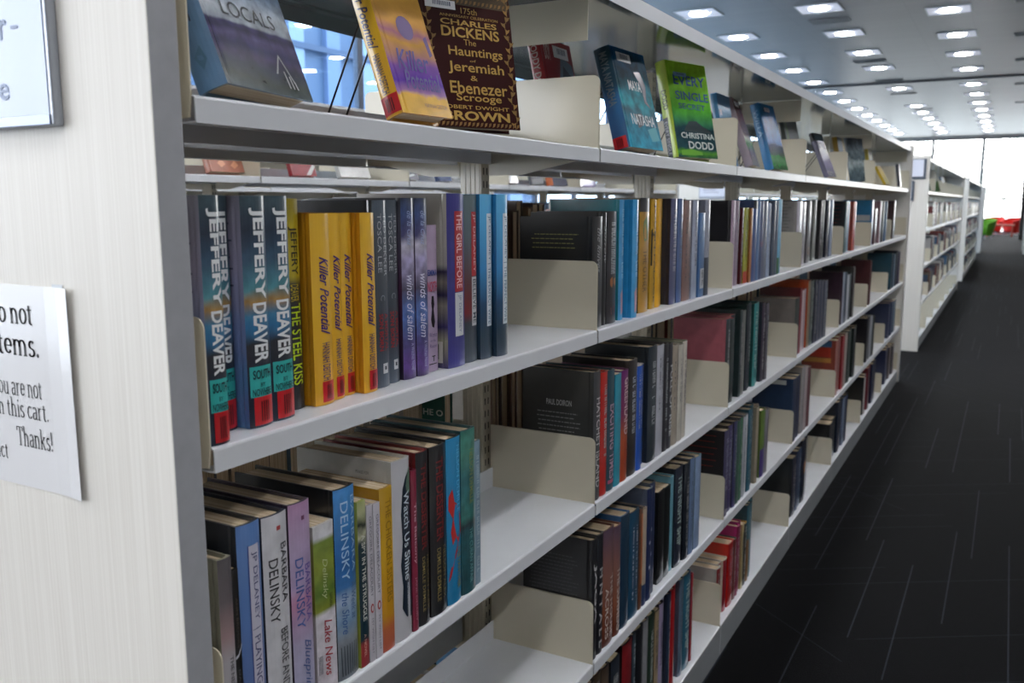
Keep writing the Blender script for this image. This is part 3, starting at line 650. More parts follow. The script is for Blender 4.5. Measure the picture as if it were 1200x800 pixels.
book('thin grey-blue paperback closing the row, middle shelf near end', -.008, 1.0700, .0165, .220, Z3, '7c98a8', '6c8490', d=.135, hard=False, draw=lambda P: P.spine_marks(.9, .1, .5, .4, 'a8bcc4', 4))
# --- the rest of the near run: one line per book (or per small run of like books), millimetres along the shelf
# level bay y0 y1 front height spine side count|look
ROWS = '''
2 1 1500 1548 -13 206 15171a 16181a 1|black hardback with small pale print on its back cover
2 1 1549 1572 -16 213 1b1d20 141618 1|narrow black hardback with white script
2 1 1572 1618 -14 215 2c2b30 17181b 1|charcoal hardback with two small orange faces
2 1 1636 1661 -17 237 4c9cd0 2a8a98 1|hardback with sky-blue spine and broad teal back cover
2 1 1684 1715 -7 237 4ca8e0 2f94d0 1|bright blue hardback with a pale figure at its foot
2 1 1761 1818 -22 241 b98a2c 5a5030 1|mustard hardback with green figure and dark top band
2 1 1844 1944 -28 238 c89a26 b98c22 3|golden yellow hardback with tall black capitals
2 1 1945 1990 -18 240 55597a 1f2436 1|navy hardback with a dusty violet spine
2 1 1991 2029 -17 240 4f6796 384a70 1|slate blue hardback
2 1 2030 2089 -16 236 8a6a62 8a6a66 1|salmon and grey hardback
2 1 2090 2133 -13 236 a9b2c6 8c93a4 1|pale lavender white hardback
2 1 2133 2178 -11 206 4474a8 3b6698 1|mid blue paperback with white barcode sticker
2 1 2179 2221 -10 238 9a9fae 6a7080 1|pale grey hardback with dark foot
2 2 2415 2518 -10 237 b79fb4 1c1a1c 3|hardback with mauve spine and black back cover
2 2 2537 2560 -15 216 5a1f26 4a181e 1|thin maroon paperback
2 2 2561 2610 -13 216 a9b02c 8f9626 1|lime green paperback with red foot
2 2 2610 2637 -8 215 b5743a 7d4a26 1|orange and cream paperback
2 2 2638 2688 -6 237 43598c 2f4066 1|royal blue hardback with dark top edge
2 2 2689 2724 -6 237 5b7aa8 43598c 1|steel blue hardback
2 2 2725 2762 -6 237 4c5a80 33405c 1|dull indigo hardback with a red speck
2 2 2762 2817 -6 235 6d7488 4c5266 1|grey violet hardback
2 2 2818 2880 -6 230 a4b2cc 7c8aa8 2|ice blue hardback
2 2 2881 2927 -6 237 39465a 283444 1|dark slate hardback
2 2 2928 2964 -6 237 4f5c70 394654 1|blue grey hardback
2 2 2964 3026 -6 240 74b4d6 4c8cb0 2|light sky-blue hardback with a green foot
2 3 3330 3531 -23 235 b9b4c2 9a948e 2|hardback with pale lilac spine and printed stone-grey back
2 3 3550 3671 -27 238 6b6a6c 565456 2|ash grey hardback with an orange spot
2 3 3700 3810 -33 239 8a8f88 5c605c 2|light grey green hardback
2 3 3810 3858 -28 239 191c1e 141618 1|jet black hardback
2 3 3870 3960 -30 239 26302c 1c2420 2|blackish green hardback
2 3 3960 4030 -27 239 1e2636 161c28 1|midnight navy hardback
2 3 4030 4097 -24 242 8796b0 566480 1|powder blue hardback
2 4 4366 4429 -16 236 245a60 1a1c1e 1|thin teal hardback with black and red back cover
2 4 4462 4579 -21 236 88a6bc 5e7c94 2|pale steel-blue hardback
2 4 4580 4608 -14 236 b5452c 8e3420 1|brick orange hardback
2 4 4608 4712 -13 236 a83432 82241f 2|scarlet hardback
2 5 5160 5319 -6 241 2c5c94 1f6a90 2|ocean blue hardback with teal back cover
2 5 5364 5512 -12 195 5e1f28 4a1820 2|wine red paperback
2 5 5513 5539 -6 236 b48e98 8a6c74 1|thin dusty pink hardback
2 5 5556 5695 -8 236 c4c6d0 9a9ca8 2|chalk white hardback
2 5 5696 5818 -9 237 24343e 1a262e 2|dark petrol hardback
2 5 5819 5901 -6 237 7c98b8 56708e 2|thin pale blue hardback
2 6 6215 6413 -6 242 1f2c42 3a2220 2|dark blue hardback with brown back cover
3 1 1500 1532 -6 250 46484a 2c2c2a 1|charcoal hardback with pale author lettering on its back
3 1 1533 1566 -6 244 c02a20 8e1e18 1|fire red hardback
3 1 1566 1601 -6 242 2a4a56 203a44 1|dark teal hardback with tall pale pink capitals
3 1 1601 1632 -6 228 2f9ab0 2a86a0 1|cyan paperback
3 1 1633 1674 -6 230 b4502c 5a2450 1|hardback fading from purple to rust orange
3 1 1675 1723 -6 244 2c2624 1c1a1a 1|black-brown tall hardback
3 1 1723 1790 -6 225 2458b4 d8d8dc 2|cobalt blue hardback with pale edges
3 1 1790 1844 -6 256 22303a 1a2228 1|dark slate tall hardback
3 1 1844 1889 -6 252 b4b6c0 3a3a3e 1|silver white tall hardback
3 1 1889 1918 -6 249 2c2a30 222024 1|black plum hardback
3 1 1918 1948 -6 245 33343c 242428 1|soot grey hardback with bold white capitals
3 1 1948 1991 -6 237 a89c8c 8c8274 1|tan hardback
3 1 1991 2062 -6 233 c4c0b4 8e8a80 2|cream white hardback with brown far edge
3 2 2415 2551 -13 244 26343a a85a64 3|hardback with rose pink back cover and dark spine
3 2 2551 2578 -10 255 24383a 1c2e2e 1|bottle green hardback
3 2 2578 2618 -11 251 7c7c78 3c403e 1|thin grey hardback
3 2 2644 2717 -15 262 1e2430 1c3834 2|tall inky navy hardback
3 2 2717 2806 -11 258 2a8a88 1e4a46 2|turquoise hardback with bright lettering
3 2 2807 2848 -8 250 3a2c40 2a2030 1|dark plum hardback
3 2 2848 2888 -6 245 4a4450 2e2a34 1|dim violet grey hardback
3 3 3330 3412 -13 215 24382e 7a726c 1|dark green hardback with taupe back cover
3 3 3412 3448 -13 246 7c1e2a 5a161e 1|deep crimson hardback
3 3 3466 3566 -17 234 c8b4b8 8c3424 2|blush white hardback
3 3 3567 3622 -15 262 8a7050 b0481c 1|hardback with tan spine and orange back cover
3 3 3623 3696 -15 257 3c5048 2a3834 1|thin sage black hardback
3 3 3696 3748 -12 254 24283c 1a1e2c 1|navy black hardback
3 3 3749 3815 -10 249 3a3e58 282c40 1|dusk blue hardback
3 3 3815 3883 -9 244 464a60 303444 1|muted indigo hardback
3 3 3884 3954 -7 239 5c6070 3c4050 1|slate violet hardback
3 4 4342 4406 -6 242 9ca4b4 34202e 1|hardback with silver spine and aubergine back cover
3 4 4406 4468 -6 238 3c5064 2a3846 1|thin denim blue hardback
3 4 4468 4545 -6 221 ccd0d8 9ca0a8 1|thin snow white hardback
3 4 4546 4652 -6 224 22343a 18262a 2|green black hardback
3 4 4653 4764 -6 242 4a4644 302e2c 2|umber grey hardback
3 5 5261 5362 -6 244 5c2a2c 4a2226 2|oxblood hardback
3 6 6273 6425 -6 231 28404e 1e4656 2|sea-blue hardback with green shadowed back
3 6 6426 6550 -6 224 7c8ea0 56687a 2|thin mist blue hardback
3 6 6551 6704 -6 229 1f2638 161b28 2|thin ink blue hardback
3 6 6705 6843 -6 221 54486c 3c3250 2|thin amethyst hardback
4 1 1500 1526 -6 247 1e1e22 1b1a1c 1|black hardback with fine print on its back cover
4 1 1527 1556 -6 249 202026 1a1a1e 1|black hardback with spaced white capitals
4 1 1557 1610 -6 246 7a4a3a 5c3a30 1|sunset brown hardback with white capitals
4 1 1611 1648 -6 237 845a50 6a4438 1|russet hardback fading to violet
4 1 1648 1696 -6 248 1f3a50 23598a 1|dark hardback with blue back cover
4 1 1697 1753 -6 239 1e4a66 1c2a38 1|teal blue hardback
4 1 1753 1773 -6 232 6a4430 3a3030 1|thin dark hardback with an orange stripe
4 1 1774 1800 -6 225 b8a894 8c7c70 1|cream hardback with a blue foot
4 1 1800 1872 -6 262 222e54 5a6478 2|navy hardback with small white stars
4 1 1898 1985 -16 225 121214 101012 2|short black paperback with bare page tops
4 1 1986 2011 -17 238 6aa0b0 6ea4b4 1|light aqua hardback
4 1 2011 2068 -12 251 262c3c 1e222c 1|slate black hardback with grey lettering
4 1 2068 2110 -8 249 1c222c 161a22 1|tall black hardback
4 1 2110 2148 -7 252 6c82a4 3c4858 1|grey blue hardback
4 1 2149 2198 -6 246 8ca2c4 5c7c80 1|pale periwinkle hardback
4 2 2415 2514 -6 254 4c4668 221c1e 2|hardback with violet spine and black and red back
4 2 2514 2551 -6 260 3e3a68 2c2c3a 1|dusky purple hardback
4 2 2551 2619 -6 254 3a5c4a 283440 2|navy hardback with green blotches
4 2 2620 2680 -6 252 b4b8c0 8a8e94 2|light silver hardback
4 2 2680 2777 -6 261 2c6478 1f4856 2|petrol teal hardback
4 2 2777 2842 -6 249 a89c88 8c8270 2|sand beige hardback
4 2 2843 2900 -6 224 6c8a3a 546c30 1|apple green hardback with purple base
4 2 2900 2947 -6 215 8c8890 6c6870 1|dove grey hardback
4 3 3330 3481 -6 243 1c2c4c 1d3452 2|navy hardback with white sticker on its back
4 3 3481 3543 -6 262 a8a4a4 98928c 1|putty grey hardback
4 3 3543 3602 -6 253 c0b2b2 988c8c 1|rosy white hardback
4 3 3602 3663 -6 243 6a3038 4c2228 1|thin ruby hardback
4 4 4245 4434 -6 262 b07068 8c4030 2|salmon hardback with red and blue patchwork back
4 4 4434 4506 -6 260 a83038 822428 1|thin poppy red hardback
4 4 4507 4611 -6 262 b0a89c 8c847a 2|oatmeal hardback
4 4 4611 4778 -6 262 34443c 28342e 2|fern black hardback
4 4 4778 4954 -6 254 262e2e 1c2222 2|graphite green hardback
4 5 5266 5395 -6 249 22222a 1e1a20 2|raven black hardback
4 5 5395 5484 -6 245 a8aab0 808288 2|thin pewter hardback
4 5 5484 5595 -6 235 26302e 1c2422 2|thin moss black hardback
4 6 6295 6449 -6 232 3a4468 2c3450 2|dusty navy hardback
4 6 6450 6600 -6 229 4a5878 36425c 2|stormy blue hardback
4 6 6601 6759 -6 220 8a98a8 667484 2|pale slate hardback
5 1 1500 1624 -15 262 5a4c3c 3a322a 3|dark tan-topped hardback
5 1 1624 1672 -15 257 28303a 20262c 1|thick charcoal paperback with cream page tops
5 1 1691 1748 -15 262 8a1e24 301c1c 1|dark red hardback with wide tan page tops
5 1 1748 1768 -15 262 3c4a54 2c3840 1|thin blue black hardback
5 1 1769 1817 -15 262 16181e 14161a 1|coal black hardback with pale page tops
5 1 1818 1851 -15 262 8c8c90 5c5c60 1|pale grey hardback with sloping top
5 1 1852 1892 -15 262 26382c 1e2c22 1|forest green hardback
5 1 1892 1921 -15 256 a08c6c 7c6c54 1|straw tan paperback
5 1 1922 1983 -15 262 a094b4 2c2830 2|lavender hardback
5 1 1984 2009 -15 262 26344c 1e2838 1|narrow navy hardback
5 1 2010 2076 -15 262 a8141a 8a1216 2|pillar-box red hardback
5 1 2077 2110 -15 262 5c7084 445464 1|dull blue hardback
5 1 2111 2168 -15 260 2c6880 224c5e 1|deep teal hardback with white lettering
5 1 2169 2186 -15 245 a0303a 7c242c 1|thin cherry red hardback
5 2 2415 2536 -15 165 8a1e26 b0aca4 3|red hardback with white back cover under the bare page tops
5 2 2536 2593 -15 198 a8181c c02018 1|vivid red hardback
5 2 2594 2622 -15 194 743430 546058 1|thin rust hardback
5 2 2622 2682 -15 226 8a1c48 a8246a 2|magenta hardback
5 2 2683 2708 -15 212 b8a878 988a60 1|thin cream paperback
5 2 2708 2746 -15 206 17181a a88020 1|thin black hardback with mustard back
5 2 2746 2847 -15 255 3a6a78 2c4c58 3|hardback fading from teal to orange
5 3 3429 3505 -15 234 2c2c3c 202428 1|blue black hardback with green black back cover
5 3 3506 3615 -15 243 34405c 262e42 2|storm navy hardback
5 3 3615 3777 -15 260 1c2036 161a2a 2|navy hardback with an amber emblem
5 4 4245 4459 -15 188 1c1c22 1a1816 2|short black book with tan page tops
5 4 4459 4611 -15 250 262c3e 1c2638 2|tall night-blue hardback
5 4 4612 4702 -15 241 7c88a0 5c6880 2|thin ash blue hardback
5 4 4702 4801 -15 240 2c3654 202840 2|thin sapphire hardback
5 5 5353 5505 -15 219 c0bcb8 18181a 2|hardback with off-white spine and black back cover
5 5 5506 5690 -15 247 5c2430 7c1e2c 2|claret hardback with red top
5 5 5690 5908 -15 242 1e2848 18203a 2|marine blue hardback
5 6 6348 6558 -15 232 26305c 1e2648 2|ultramarine dark hardback
5 6 6558 6762 -15 222 6c5c5c 504444 2|mouse brown hardback
5 6 6763 6923 -15 204 4c4450 38323c 2|thin mulberry grey hardback
5 7 6990 7214 -15 213 7c98b0 5c7488 2|pale denim hardback
'''
BAYN = ['nearest', 'second', 'third', 'fourth', 'fifth', 'sixth', 'last']
SHN = {2: 'upper', 3: 'middle', 4: 'lower', 5: 'bottom'}
def jit(h, r, a=.10):
    c = [int(h[i:i+2], 16) for i in (0, 2, 4)]; k = 1+r.uniform(-a, a)
    return '%02x%02x%02x' % tuple(max(6, min(250, int(v*k+r.uniform(-6, 6)))) for v in c)
def special(desc):
    d = desc
    if 'orange faces' in d: return lambda P: (P.spine_marks(.92, .45, .5, .4, 'b0b4b4', 2), P.spine_poly([(.25, .40), (.45, .42), (.5, .36), (.4, .32), (.25, .35)], 'a86a3c'), P.spine_poly([(.6, .40), (.8, .41), (.85, .36), (.7, .33), (.6, .36)], 'b0743c'), P.spine_poly([(.3, .14), (.7, .16), (.75, .09), (.35, .08)], '5c2430'))
    if 'tall black capitals' in d: return lambda P: (P.spine_text('JOURN PALACE', .96, .06, .55, .52, '2c2410', 0, .01), P.spine_poly([(.05, .72), (.22, .74), (.22, .40), (.05, .40)], '1c1810'), P.spine_poly([(.22, .70), (.6, .71), (.85, .60), (.8, .59), (.5, .67), (.22, .67)], '4c3418', .0004))
    if 'green figure' in d: return lambda P: (P.spine_panel(1, .88, 0, 1, '2a2c30'), P.spine_poly([(.3, .80), (.6, .84), (.8, .76), (.7, .64), (.4, .62), (.25, .70)], '5c7430'), P.spine_text('THE OTHER', .55, .18, .5, .4, '5c4410'))
    if 'pale figure at its foot' in d or 'sky-blue spine' in d: return lambda P: (P.spine_marks(.92, .35, .6, .4, 'a4d0e8', 8), P.spine_poly([(.3, .22), (.6, .26), (.75, .18), (.7, .06), (.35, .04)], 'c49aa0'))
    if 'barcode sticker' in d: return lambda P: (P.spine_panel(.34, .10, .25, .98, 'd0d4d8'), P.spine_text('NEW FIC', .32, .14, .6, .4, '2c3440', 0, .02, .0012))
    if 'red foot' in d: return lambda P: (P.spine_panel(.16, 0, 0, 1, 'b83c24'), P.spine_marks(.9, .3, .5, .4, '5c6018', 4))
    if 'pale pink capitals' in d: return lambda P: (P.spine_text('EXCITING TIMES', .72, .10, .55, .62, 'c4a4b8', 0, .015), P.spine_panel(.09, .06, .1, .9, 'c0607c'))
    if 'purple to rust' in d: return lambda P: P.spine_text('GREENLAND', .93, .42, .62, .56, 'd8c0c0', 0, .012)
    if 'bold white capitals' in d: return lambda P: P.spine_text('PULL OF RISE', .80, .12, .55, .55, 'c4c6c8', 0, .02)
    if 'author lettering on its back' in d: return lambda P: (P.cover_text('PAUL DOIRON', .36, .72, .72, .765, 'b4b6b4', bold=.006, back=True), P.cover_lines(.2, .85, .40, .68, 8, '7c7e7c', 6), P.spine_text('HATCHET ISLAND', .8, .1, .5, .5, 'c8c8c8', 0, .01))
    if 'small pale print' in d: return lambda P: (P.cover_lines(.18, .85, .70, .86, 4, '8c8c50', 3), P.cover_lines(.18, .9, .20, .60, 12, '4c5050', 4), P.spine_text('the knives', .9, .5, .5, .32, '9a9c9e', .4, .0))
    if 'white script' in d: return lambda P: P.spine_text('Sorrow', .88, .55, .5, .42, 'a4a8a8', .4, .0)
    if 'fine print' in d: return lambda P: (P.cover_lines(.1, .85, .30, .85, 18, '4a4a4c', 9), P.spine_text('JAGA', .80, .3, .5, .6, 'c8c8c8', 0, .02))
    if 'spaced white capitals' in d: return lambda P: P.spine_text('H N T A L L', .72, .05, .5, .5, 'b0b0b0', 0, .02)
    if 'sunset' in d: return lambda P: (P.spine_text('THE HOUSE', .60, .06, .72, .30, 'd0c4bc', 0, .015), P.spine_text('ACROSS', .50, .06, .3, .26, 'd0c4bc', 0, .015))
    if 'russet' in d: return lambda P: P.spine_text('THE SUMMERS', .62, .04, .6, .5, 'c8bcb4', 0, .015)
    if 'white stars' in d: return lambda P: [P.spine_poly([(.3+.25*(k % 2), .30+.11*k), (.45+.25*(k % 2), .32+.11*k), (.5+.25*(k % 2), .29+.11*k), (.36+.25*(k % 2), .275+.11*k)], 'c8ccd8') for k in range(4)]
    if 'amber emblem' in d: return lambda P: P.spine_poly([(.35, .62), (.6, .66), (.7, .56), (.6, .44), (.4, .46)], 'a86428')
    if 'green blotches' in d: return lambda P: (P.spine_poly([(.1, .55), (.8, .6), (.9, .45), (.6, .38), (.1, .42)], '3f8a4c'), P.spine_poly([(.2, .30), (.7, .34), (.8, .22), (.3, .20)], '2f7a54'), P.spine_poly([(.2, .86), (.9, .92), (.9, .80), (.3, .78)], '6c9a3c'))
    if 'purple base' in d: return lambda P: P.spine_panel(.42, 0, 0, 1, '4c3c7c')
    if 'bright lettering' in d or 'white lettering' in d or 'grey lettering' in d: return lambda P: P.spine_text('THE NIGHT SHIP', .92, .2, .5, .5, 'b4c8c4', 0, .01)
    if 'orange stripe' in d: return lambda P: P.spine_panel(.95, .25, .3, .9, 'b0602c')
    if 'blue foot' in d: return lambda P: P.spine_panel(.22, 0, 0, 1, '2a3c5c')
    if 'dark foot' in d: return lambda P: (P.spine_panel(.40, 0, 0, 1, '3c4450'), P.spine_marks(.9, .45, .6, .45, '3c4c64', 3))
    if 'orange spot' in d: return lambda P: P.spine_poly([(.1, .22), (.5, .26), (.7, .18), (.4, .13)], 'b07848')
    if 'green foot' in d: return lambda P: P.spine_panel(.22, 0, 0, 1, '3c6c48')
    if 'red speck' in d: return lambda P: P.spine_poly([(.2, .48), (.7, .5), (.7, .42), (.25, .41)], 'a04448')
    if 'dark top band' in d or 'dark top edge' in d: return lambda P: P.spine_panel(1, .90, 0, 1, '1c2230')
    if 'printed stone-grey' in d: return lambda P: P.cover_lines(.08, .9, .48, .98, 10, '54504c', 12)
    if 'black and red' in d: return lambda P: (P.cover_lines(.1, .9, .55, .97, 6, '8c2c20', 14), P.spine_marks(.9, .3, .5, .4, 'a4a0b8', 5))
    if 'patchwork' in d: return lambda P: (P.cover_rect(.05, .9, .88, .99, '2f5c84', back=True), P.cover_rect(.12, .88, .70, .86, 'b83420', back=True), P.cover_rect(.05, .9, .60, .68, 'b8803c', back=True))
    if 'white sticker on its back' in d: return lambda P: P.cover_rect(.45, .85, .90, .97, 'c8ccc8', back=True)
    if 'orange back cover' in d: return lambda P: P.cover_rect(.1, .95, .62, .74, '6c2818', back=True)
    if 'teal back cover' in d: return lambda P: P.cover_rect(.0, 1, .55, .68, 'a0a4a4', back=True)
    if 'teal to orange' in d: return lambda P: (P.spine_panel(.55, 0, 0, 1, '7c5a30'), P.spine_poly([(0, .75), (.6, .7), (1, .55), (1, .5), (0, .5)], '5c6c40', .0005))
    return None
for ln in ROWS.strip().split('\n'):
    a, desc = ln.split('|'); v = a.split(); lv, bay, y0, y1, xf, h = map(int, v[:6]); spc, sdc, n = v[6], v[7], int(v[8])
    if bay > 6: continue
    r = random.Random(y0*7+lv)
    z = LEVELS[lv-1]; where = 'on the %s shelf, %s bay' % (SHN[lv], BAYN[bay])
    hard = 'paperback' not in desc
    y1 = min(y1, 1000*(Y0+(bay+1)*BAY)-6)
    if y1-y0 < 6: continue
    tot = (y1-y0)/1000; step = tot/n
    short = desc.split(' with ')[0].split(' fading')[0]
    for i in range(n):
        lab = '%s %s' % (desc, where) if n == 1 else '%s among its like neighbours %s' % (short, where)
        t = step-.0006; hh = h/1000+(r.uniform(-.004, .004) if i else 0); xx = xf/1000-(r.uniform(0, .012) if i else 0)
        dr = special(desc) if i == 0 else None
        if dr is None and bay < 4 and r.random() < (.75 if bay < 3 else .4) and 'black paperback' not in desc:
            lum = sum(int(spc[k:k+2], 16) for k in (0, 2, 4))/3
            ic = jit('b8bcc0' if lum < 110 else '3c3c44', r); za = r.uniform(.84, .94); zb = r.uniform(.12, .45); sd = r.random(); cp = r.uniform(.3, .5)
            dr = lambda P, za=za, zb=zb, ic=ic, sd=sd, cp=cp: P.spine_marks(za, zb, .5, cp, ic, sd)
        d = .11 if ('short black paper' in desc) else (.150 if hard else .135)
        sp = spc if i == 0 else jit(spc, r, .22); sd_ = sdc if i == 0 else jit(sdc, r, .2)
        spm = ramp_mat('jacket_greenland', [(0, 'a8441c'), (.45, 'a84c2c'), (.6, '7c2c54'), (1, '6c2468')], amp=.06) if 'purple to rust' in desc else ramp_mat('jacket_sunset', [(0, '5c2c20'), (.3, '8a5038'), (.6, '8c6054'), (1, '5c4a5c')], amp=.1) if 'sunset' in desc or 'russet' in desc else sp
        book(lab, xx, y0/1000+i*step, t, hh, z, spm, sd_, d=d, hard=hard, draw=dr, group=None if n == 1 else '%s %s' % (short, where))

# --- books on the reverse side, seen through the open back: page edges towards us
r = random.Random(5)
for lv in (2, 3):
    y = 1.985; cols = ['4c3c30', '6c4c38', '5c4434', '3c2c24', '7c6450', '4c4038']
    for i in range(8):
        t = r.uniform(.024, .036); hh = r.uniform(.205, .24); c = cols[(i+lv) % 6]
        book('brown book facing the other way behind the %s shelf, second bay' % SHN[lv], -.524+r.uniform(.004, .02), y, t, hh, LEVELS[lv-1], c, c, d=.15, rot=(0, 0, PI), group='books facing away behind the %s shelf, second bay' % SHN[lv])
        y -= t+.0008
book('teal book with white letters facing away behind the middle shelf, by an upright', -.471, 1.478, .03, .236, Z3, '1f5a50', '1e5c50', d=.165, rot=(0, 0, PI),
     draw=lambda P: (P.cover_rect(.0, .66, .0, 1, 'b4a890', .0003), P.cover_text('HE O', .68, .98, .60, .655, 'd0d8d0', bold=.02), P.cover_text('R', .80, .86, .74, .79, 'd0d8d0', bold=.02)))

# ---------------------------------------------------------------- books on show along the top, on wire stands
def Rz(a): return Matrix.Rotation(a, 4, 'Z')
def Ry(a): return Matrix.Rotation(a, 4, 'Y')
WIRE = mat('black_wire', '16161a', rough=.35, spec=.5)
def display_book(label, x, y, phi, th, psi, w_, h, t, spine, back, front, draw=None, sticker=None, hard=True, stand=None, z=1.4012, group=None):
    M = Rz(math.radians(phi)) @ Ry(-math.radians(th)) @ Rz(-PI/2) @ Ry(math.radians(psi))
    bulge = min(.0035, t*.11) if hard else min(.0015, t*.05)
    e = book(label, bulge, 0, t, h, 0, spine, back, front, d=w_, hard=hard, draw=draw, sticker=sticker, group=group)
    low = min((M @ Vector((a, b_, c)))[2] for a in (0, -w_) for b_ in (0, t) for c in (0, h))
    M = Matrix.Translation((x, y, z+.0016-low)) @ M
    e.matrix_world = M @ Matrix.Translation((-bulge, 0, 0))
    if stand:
        b = MB(); B = M.copy()
        def P(u, v, dy): return (B @ Vector((-w_*u, dy, h*v)))[:]
        zf = 1.4000
        rear = Rz(math.radians(phi)) @ Vector((-.125, -.01, 0))
        for u in (.28, .62):
            a = Vector(P(u, 0, t*.7)); f_ = Vector(P(u, 0, t*.4)); bk = Vector(P(u, 0, -.004)); tp = Vector(P(u, .72, -.004)); up_ = Vector(P(u, .04, -.004))
            for q in (a, f_, bk): q.z = zf
            ft = Vector((max(-.216, bk.x+rear.x), bk.y+rear.y, zf)); mid = tp.lerp(ft, .03)
            b.tube([(p.x, p.y, p.z) for p in (a, f_, bk, up_, tp, mid, ft)], .0015, 6)
        t1, t2 = Vector(P(.28, .72, -.004)), Vector(P(.62, .72, -.004)); b.tube([t1, t2], .0016, 6)
        o = b.mesh('wire_stand', WIRE, True)
        base = Vector((x, y, zf)); o.transform(Matrix.Translation(-base))
        tag(link('wire_stand', o, None, base), stand, 'book stand')
    return e
LOCF = ramp_mat('jacket_locals', [(0, '3a4a4c'), (.05, '2f3936'), (.11, '2c3244'), (.155, '3a3658'), (.19, '262450'), (.235, '4a4470'), (.262, '2e2a4c'), (.285, '35325a'), (.297, '98a0aa'), (.36, 'b4bcc4'), (.5, '7c96b4'), (1, '5c8cb8')], amp=.10, nscale=9, detail=6, rough=.22, coat=.0, spec=.2, mottle=.35, mscale=70)
def locals_(P):
    P.cover_text('LOCALS', .18, .80, .322, .392, '23282e', 0, 0, .0008); P.cover_text('THE', .36, .60, .44, .50, '23282e'); P.cover_poly([(.60, .10), (.70, .20), (.82, .07), (.80, .07), (.70, .185), (.62, .10)], '8c9098', .0009)
    for i in range(3): P.cover_poly([(.70+i*.05, .12-i*.02), (.715+i*.05, .12-i*.02), (.735+i*.05, .04), (.72+i*.05, .04)], 'a8acb4', .0009)
    P.spine_text('A NOVEL   M LEE', .85, .28, .45, .34, '23303c', 0, .004); P.spine_poly([(.3, .14), (.6, .18), (.7, .12), (.5, .08)], '4c7490')
display_book('grey-blue mountain novel leaning at the near end of the display shelf', -.0430, .6243, 12.7, 19.8, -.2, .165, .236, .034, '5c84ac', '4c6c84', LOCF, locals_, stand='black wire stand under the mountain novel')
KF = ramp_mat('jacket_killer_front', [(0, 'e0b040'), (.11, 'e0b048'), (.13, '9c6ca0'), (.20, '5c30a0'), (.30, '7c4ca0'), (.36, 'b07c6c'), (.44, 'cc9840'), (.50, 'a86c80'), (.56, 'd0984c'), (.8, 'e0ac40'), (1, 'e4b440')], amp=.20, nscale=15, mottle=0.12, mscale=45, rough=.22, coat=.0, spec=.35)
def kcover(P):
    P.spine_text('Killer Potential', .84, .40, .5, .55, '2c2048', .5, .012); P.spine_text('HANNAH DEITCH', .37, .135, .5, .42, '4c4050', 0, .01)
    P.cover_text('Killer', .12, .80, .27, .40, '3c2c84', .25, .012, .0008); P.cover_text('Potential', .18, .92, .155, .27, '4a3488', .25, .012, .0008)
    P.cover_poly([(.50+.17*math.cos(a*PI/8), .545+.075*math.sin(a*PI/8)) for a in range(16)], '5c3c7c'); P.cover_poly([(.84, .50), (.92, .52), (.95, .40), (.88, .38)], '5c3c7c')
    P.cover_text('HANNAH DEITCH', .45, .92, .05, .075, '8c6c3c')
display_book('yellow and violet novel on a wire stand, on show beside the brown gilt one', -.0457, .9253, -5, 20.0, -.2, .100, .2195, .028, YEL, YELB, KF, kcover, red_tag(.125, .01, .0, 1.0, 3), stand='black wire stand holding the yellow and violet novel')
BRN = mat('jacket_gilt_brown', '34100f', rough=.45, spec=.15, noise=.1)
def dickens(P):
    g = 'c09a50'
    for (tx, u0, u1, v0, v1, b) in (('175th', .42, .60, .67, .705, 0), ('ANNIVERSARY CELEBRATION', .18, .84, .644, .660, 0), ('CHARLES', .18, .82, .598, .632, .02), ('DICKENS', .18, .84, .528, .590, .02), ('The', .42, .56, .485, .52, 0), ('Hauntings', .24, .86, .405, .475, .012), ('of', .47, .54, .388, .402, 0), ('Jeremiah', .22, .86, .310, .385, .012), ('&', .46, .54, .278, .308, 0),
                               ('Ebenezer', .22, .88, .198, .270, .012), ('Scrooge', .28, .80, .142, .200, .012), ('ROBERT DWIGHT', .10, .88, .108, .130, .01), ('BROWN', .12, .88, .040, .096, .03)):
        P.cover_text(tx, u0, u1, v0, v1, g, 0, b, .0008)
    rr = random.Random(4)
    for side in (0, 1):                                            # gilt leaf scrolls up both edges, over the top and the foot
        for k in range(26):
            v = .02+k*.038; c0 = (.055 if not side else .945)+.02*math.sin(k*1.1); s_ = 1 if k % 2 else -1
            P.cover_poly([(c0, v-.012), (c0+s_*.035, v+.004), (c0+s_*.05, v+.022), (c0+s_*.015, v+.016), (c0-s_*.004, v+.024)], '8c6c38' if k % 3 else 'a47c40', .0005)
            P.cover_poly([(c0-.004, v-.02), (c0+.004, v-.02), (c0+.006+.01*math.sin(k), v+.02), (c0-.002+.01*math.sin(k), v+.02)], '7c5c30', .0004)
    for k in range(20):
        u = .04+k*.048
        for v in (.018, .74, .79, .84, .93): P.cover_poly([(u, v-.014), (u+.03, v-.004), (u+.04, v+.014), (u+.012, v+.010)], '94703c' if k % 2 else '7c5c30', .0006)
    P.cover_poly([(.02, .72), (.98, .72), (.98, .99), (.02, .99)], '4c3c24', .0003)
def barcode(u0, u1, v0, v1, seed=0, blue='f4f6f8'):
    def f(P):
        P.cover_rect(u0, u1, v0, v1, mat('sticker_'+blue, blue, rough=.6, spec=.2), .0011); rr = random.Random(seed); u = u0+(u1-u0)*.25
        while u < u0+(u1-u0)*.8:
            w_ = rr.choice((.006, .010, .014)); P.cover_rect(u, u+w_, v0+(v1-v0)*.35, v0+(v1-v0)*.85, '5c6c84', .0014); u += w_+.008
    return f
display_book('dark brown hardback with gilt lettering and leaf border', -.0899, 1.0556, -23.3, 8.3, .4, .159, .240, .03, BRN, BRN, BRN, dickens, barcode(.03, .36, .685, .735), stand='black wire stand behind the brown gilt hardback')
RED = jacket('a02c34')
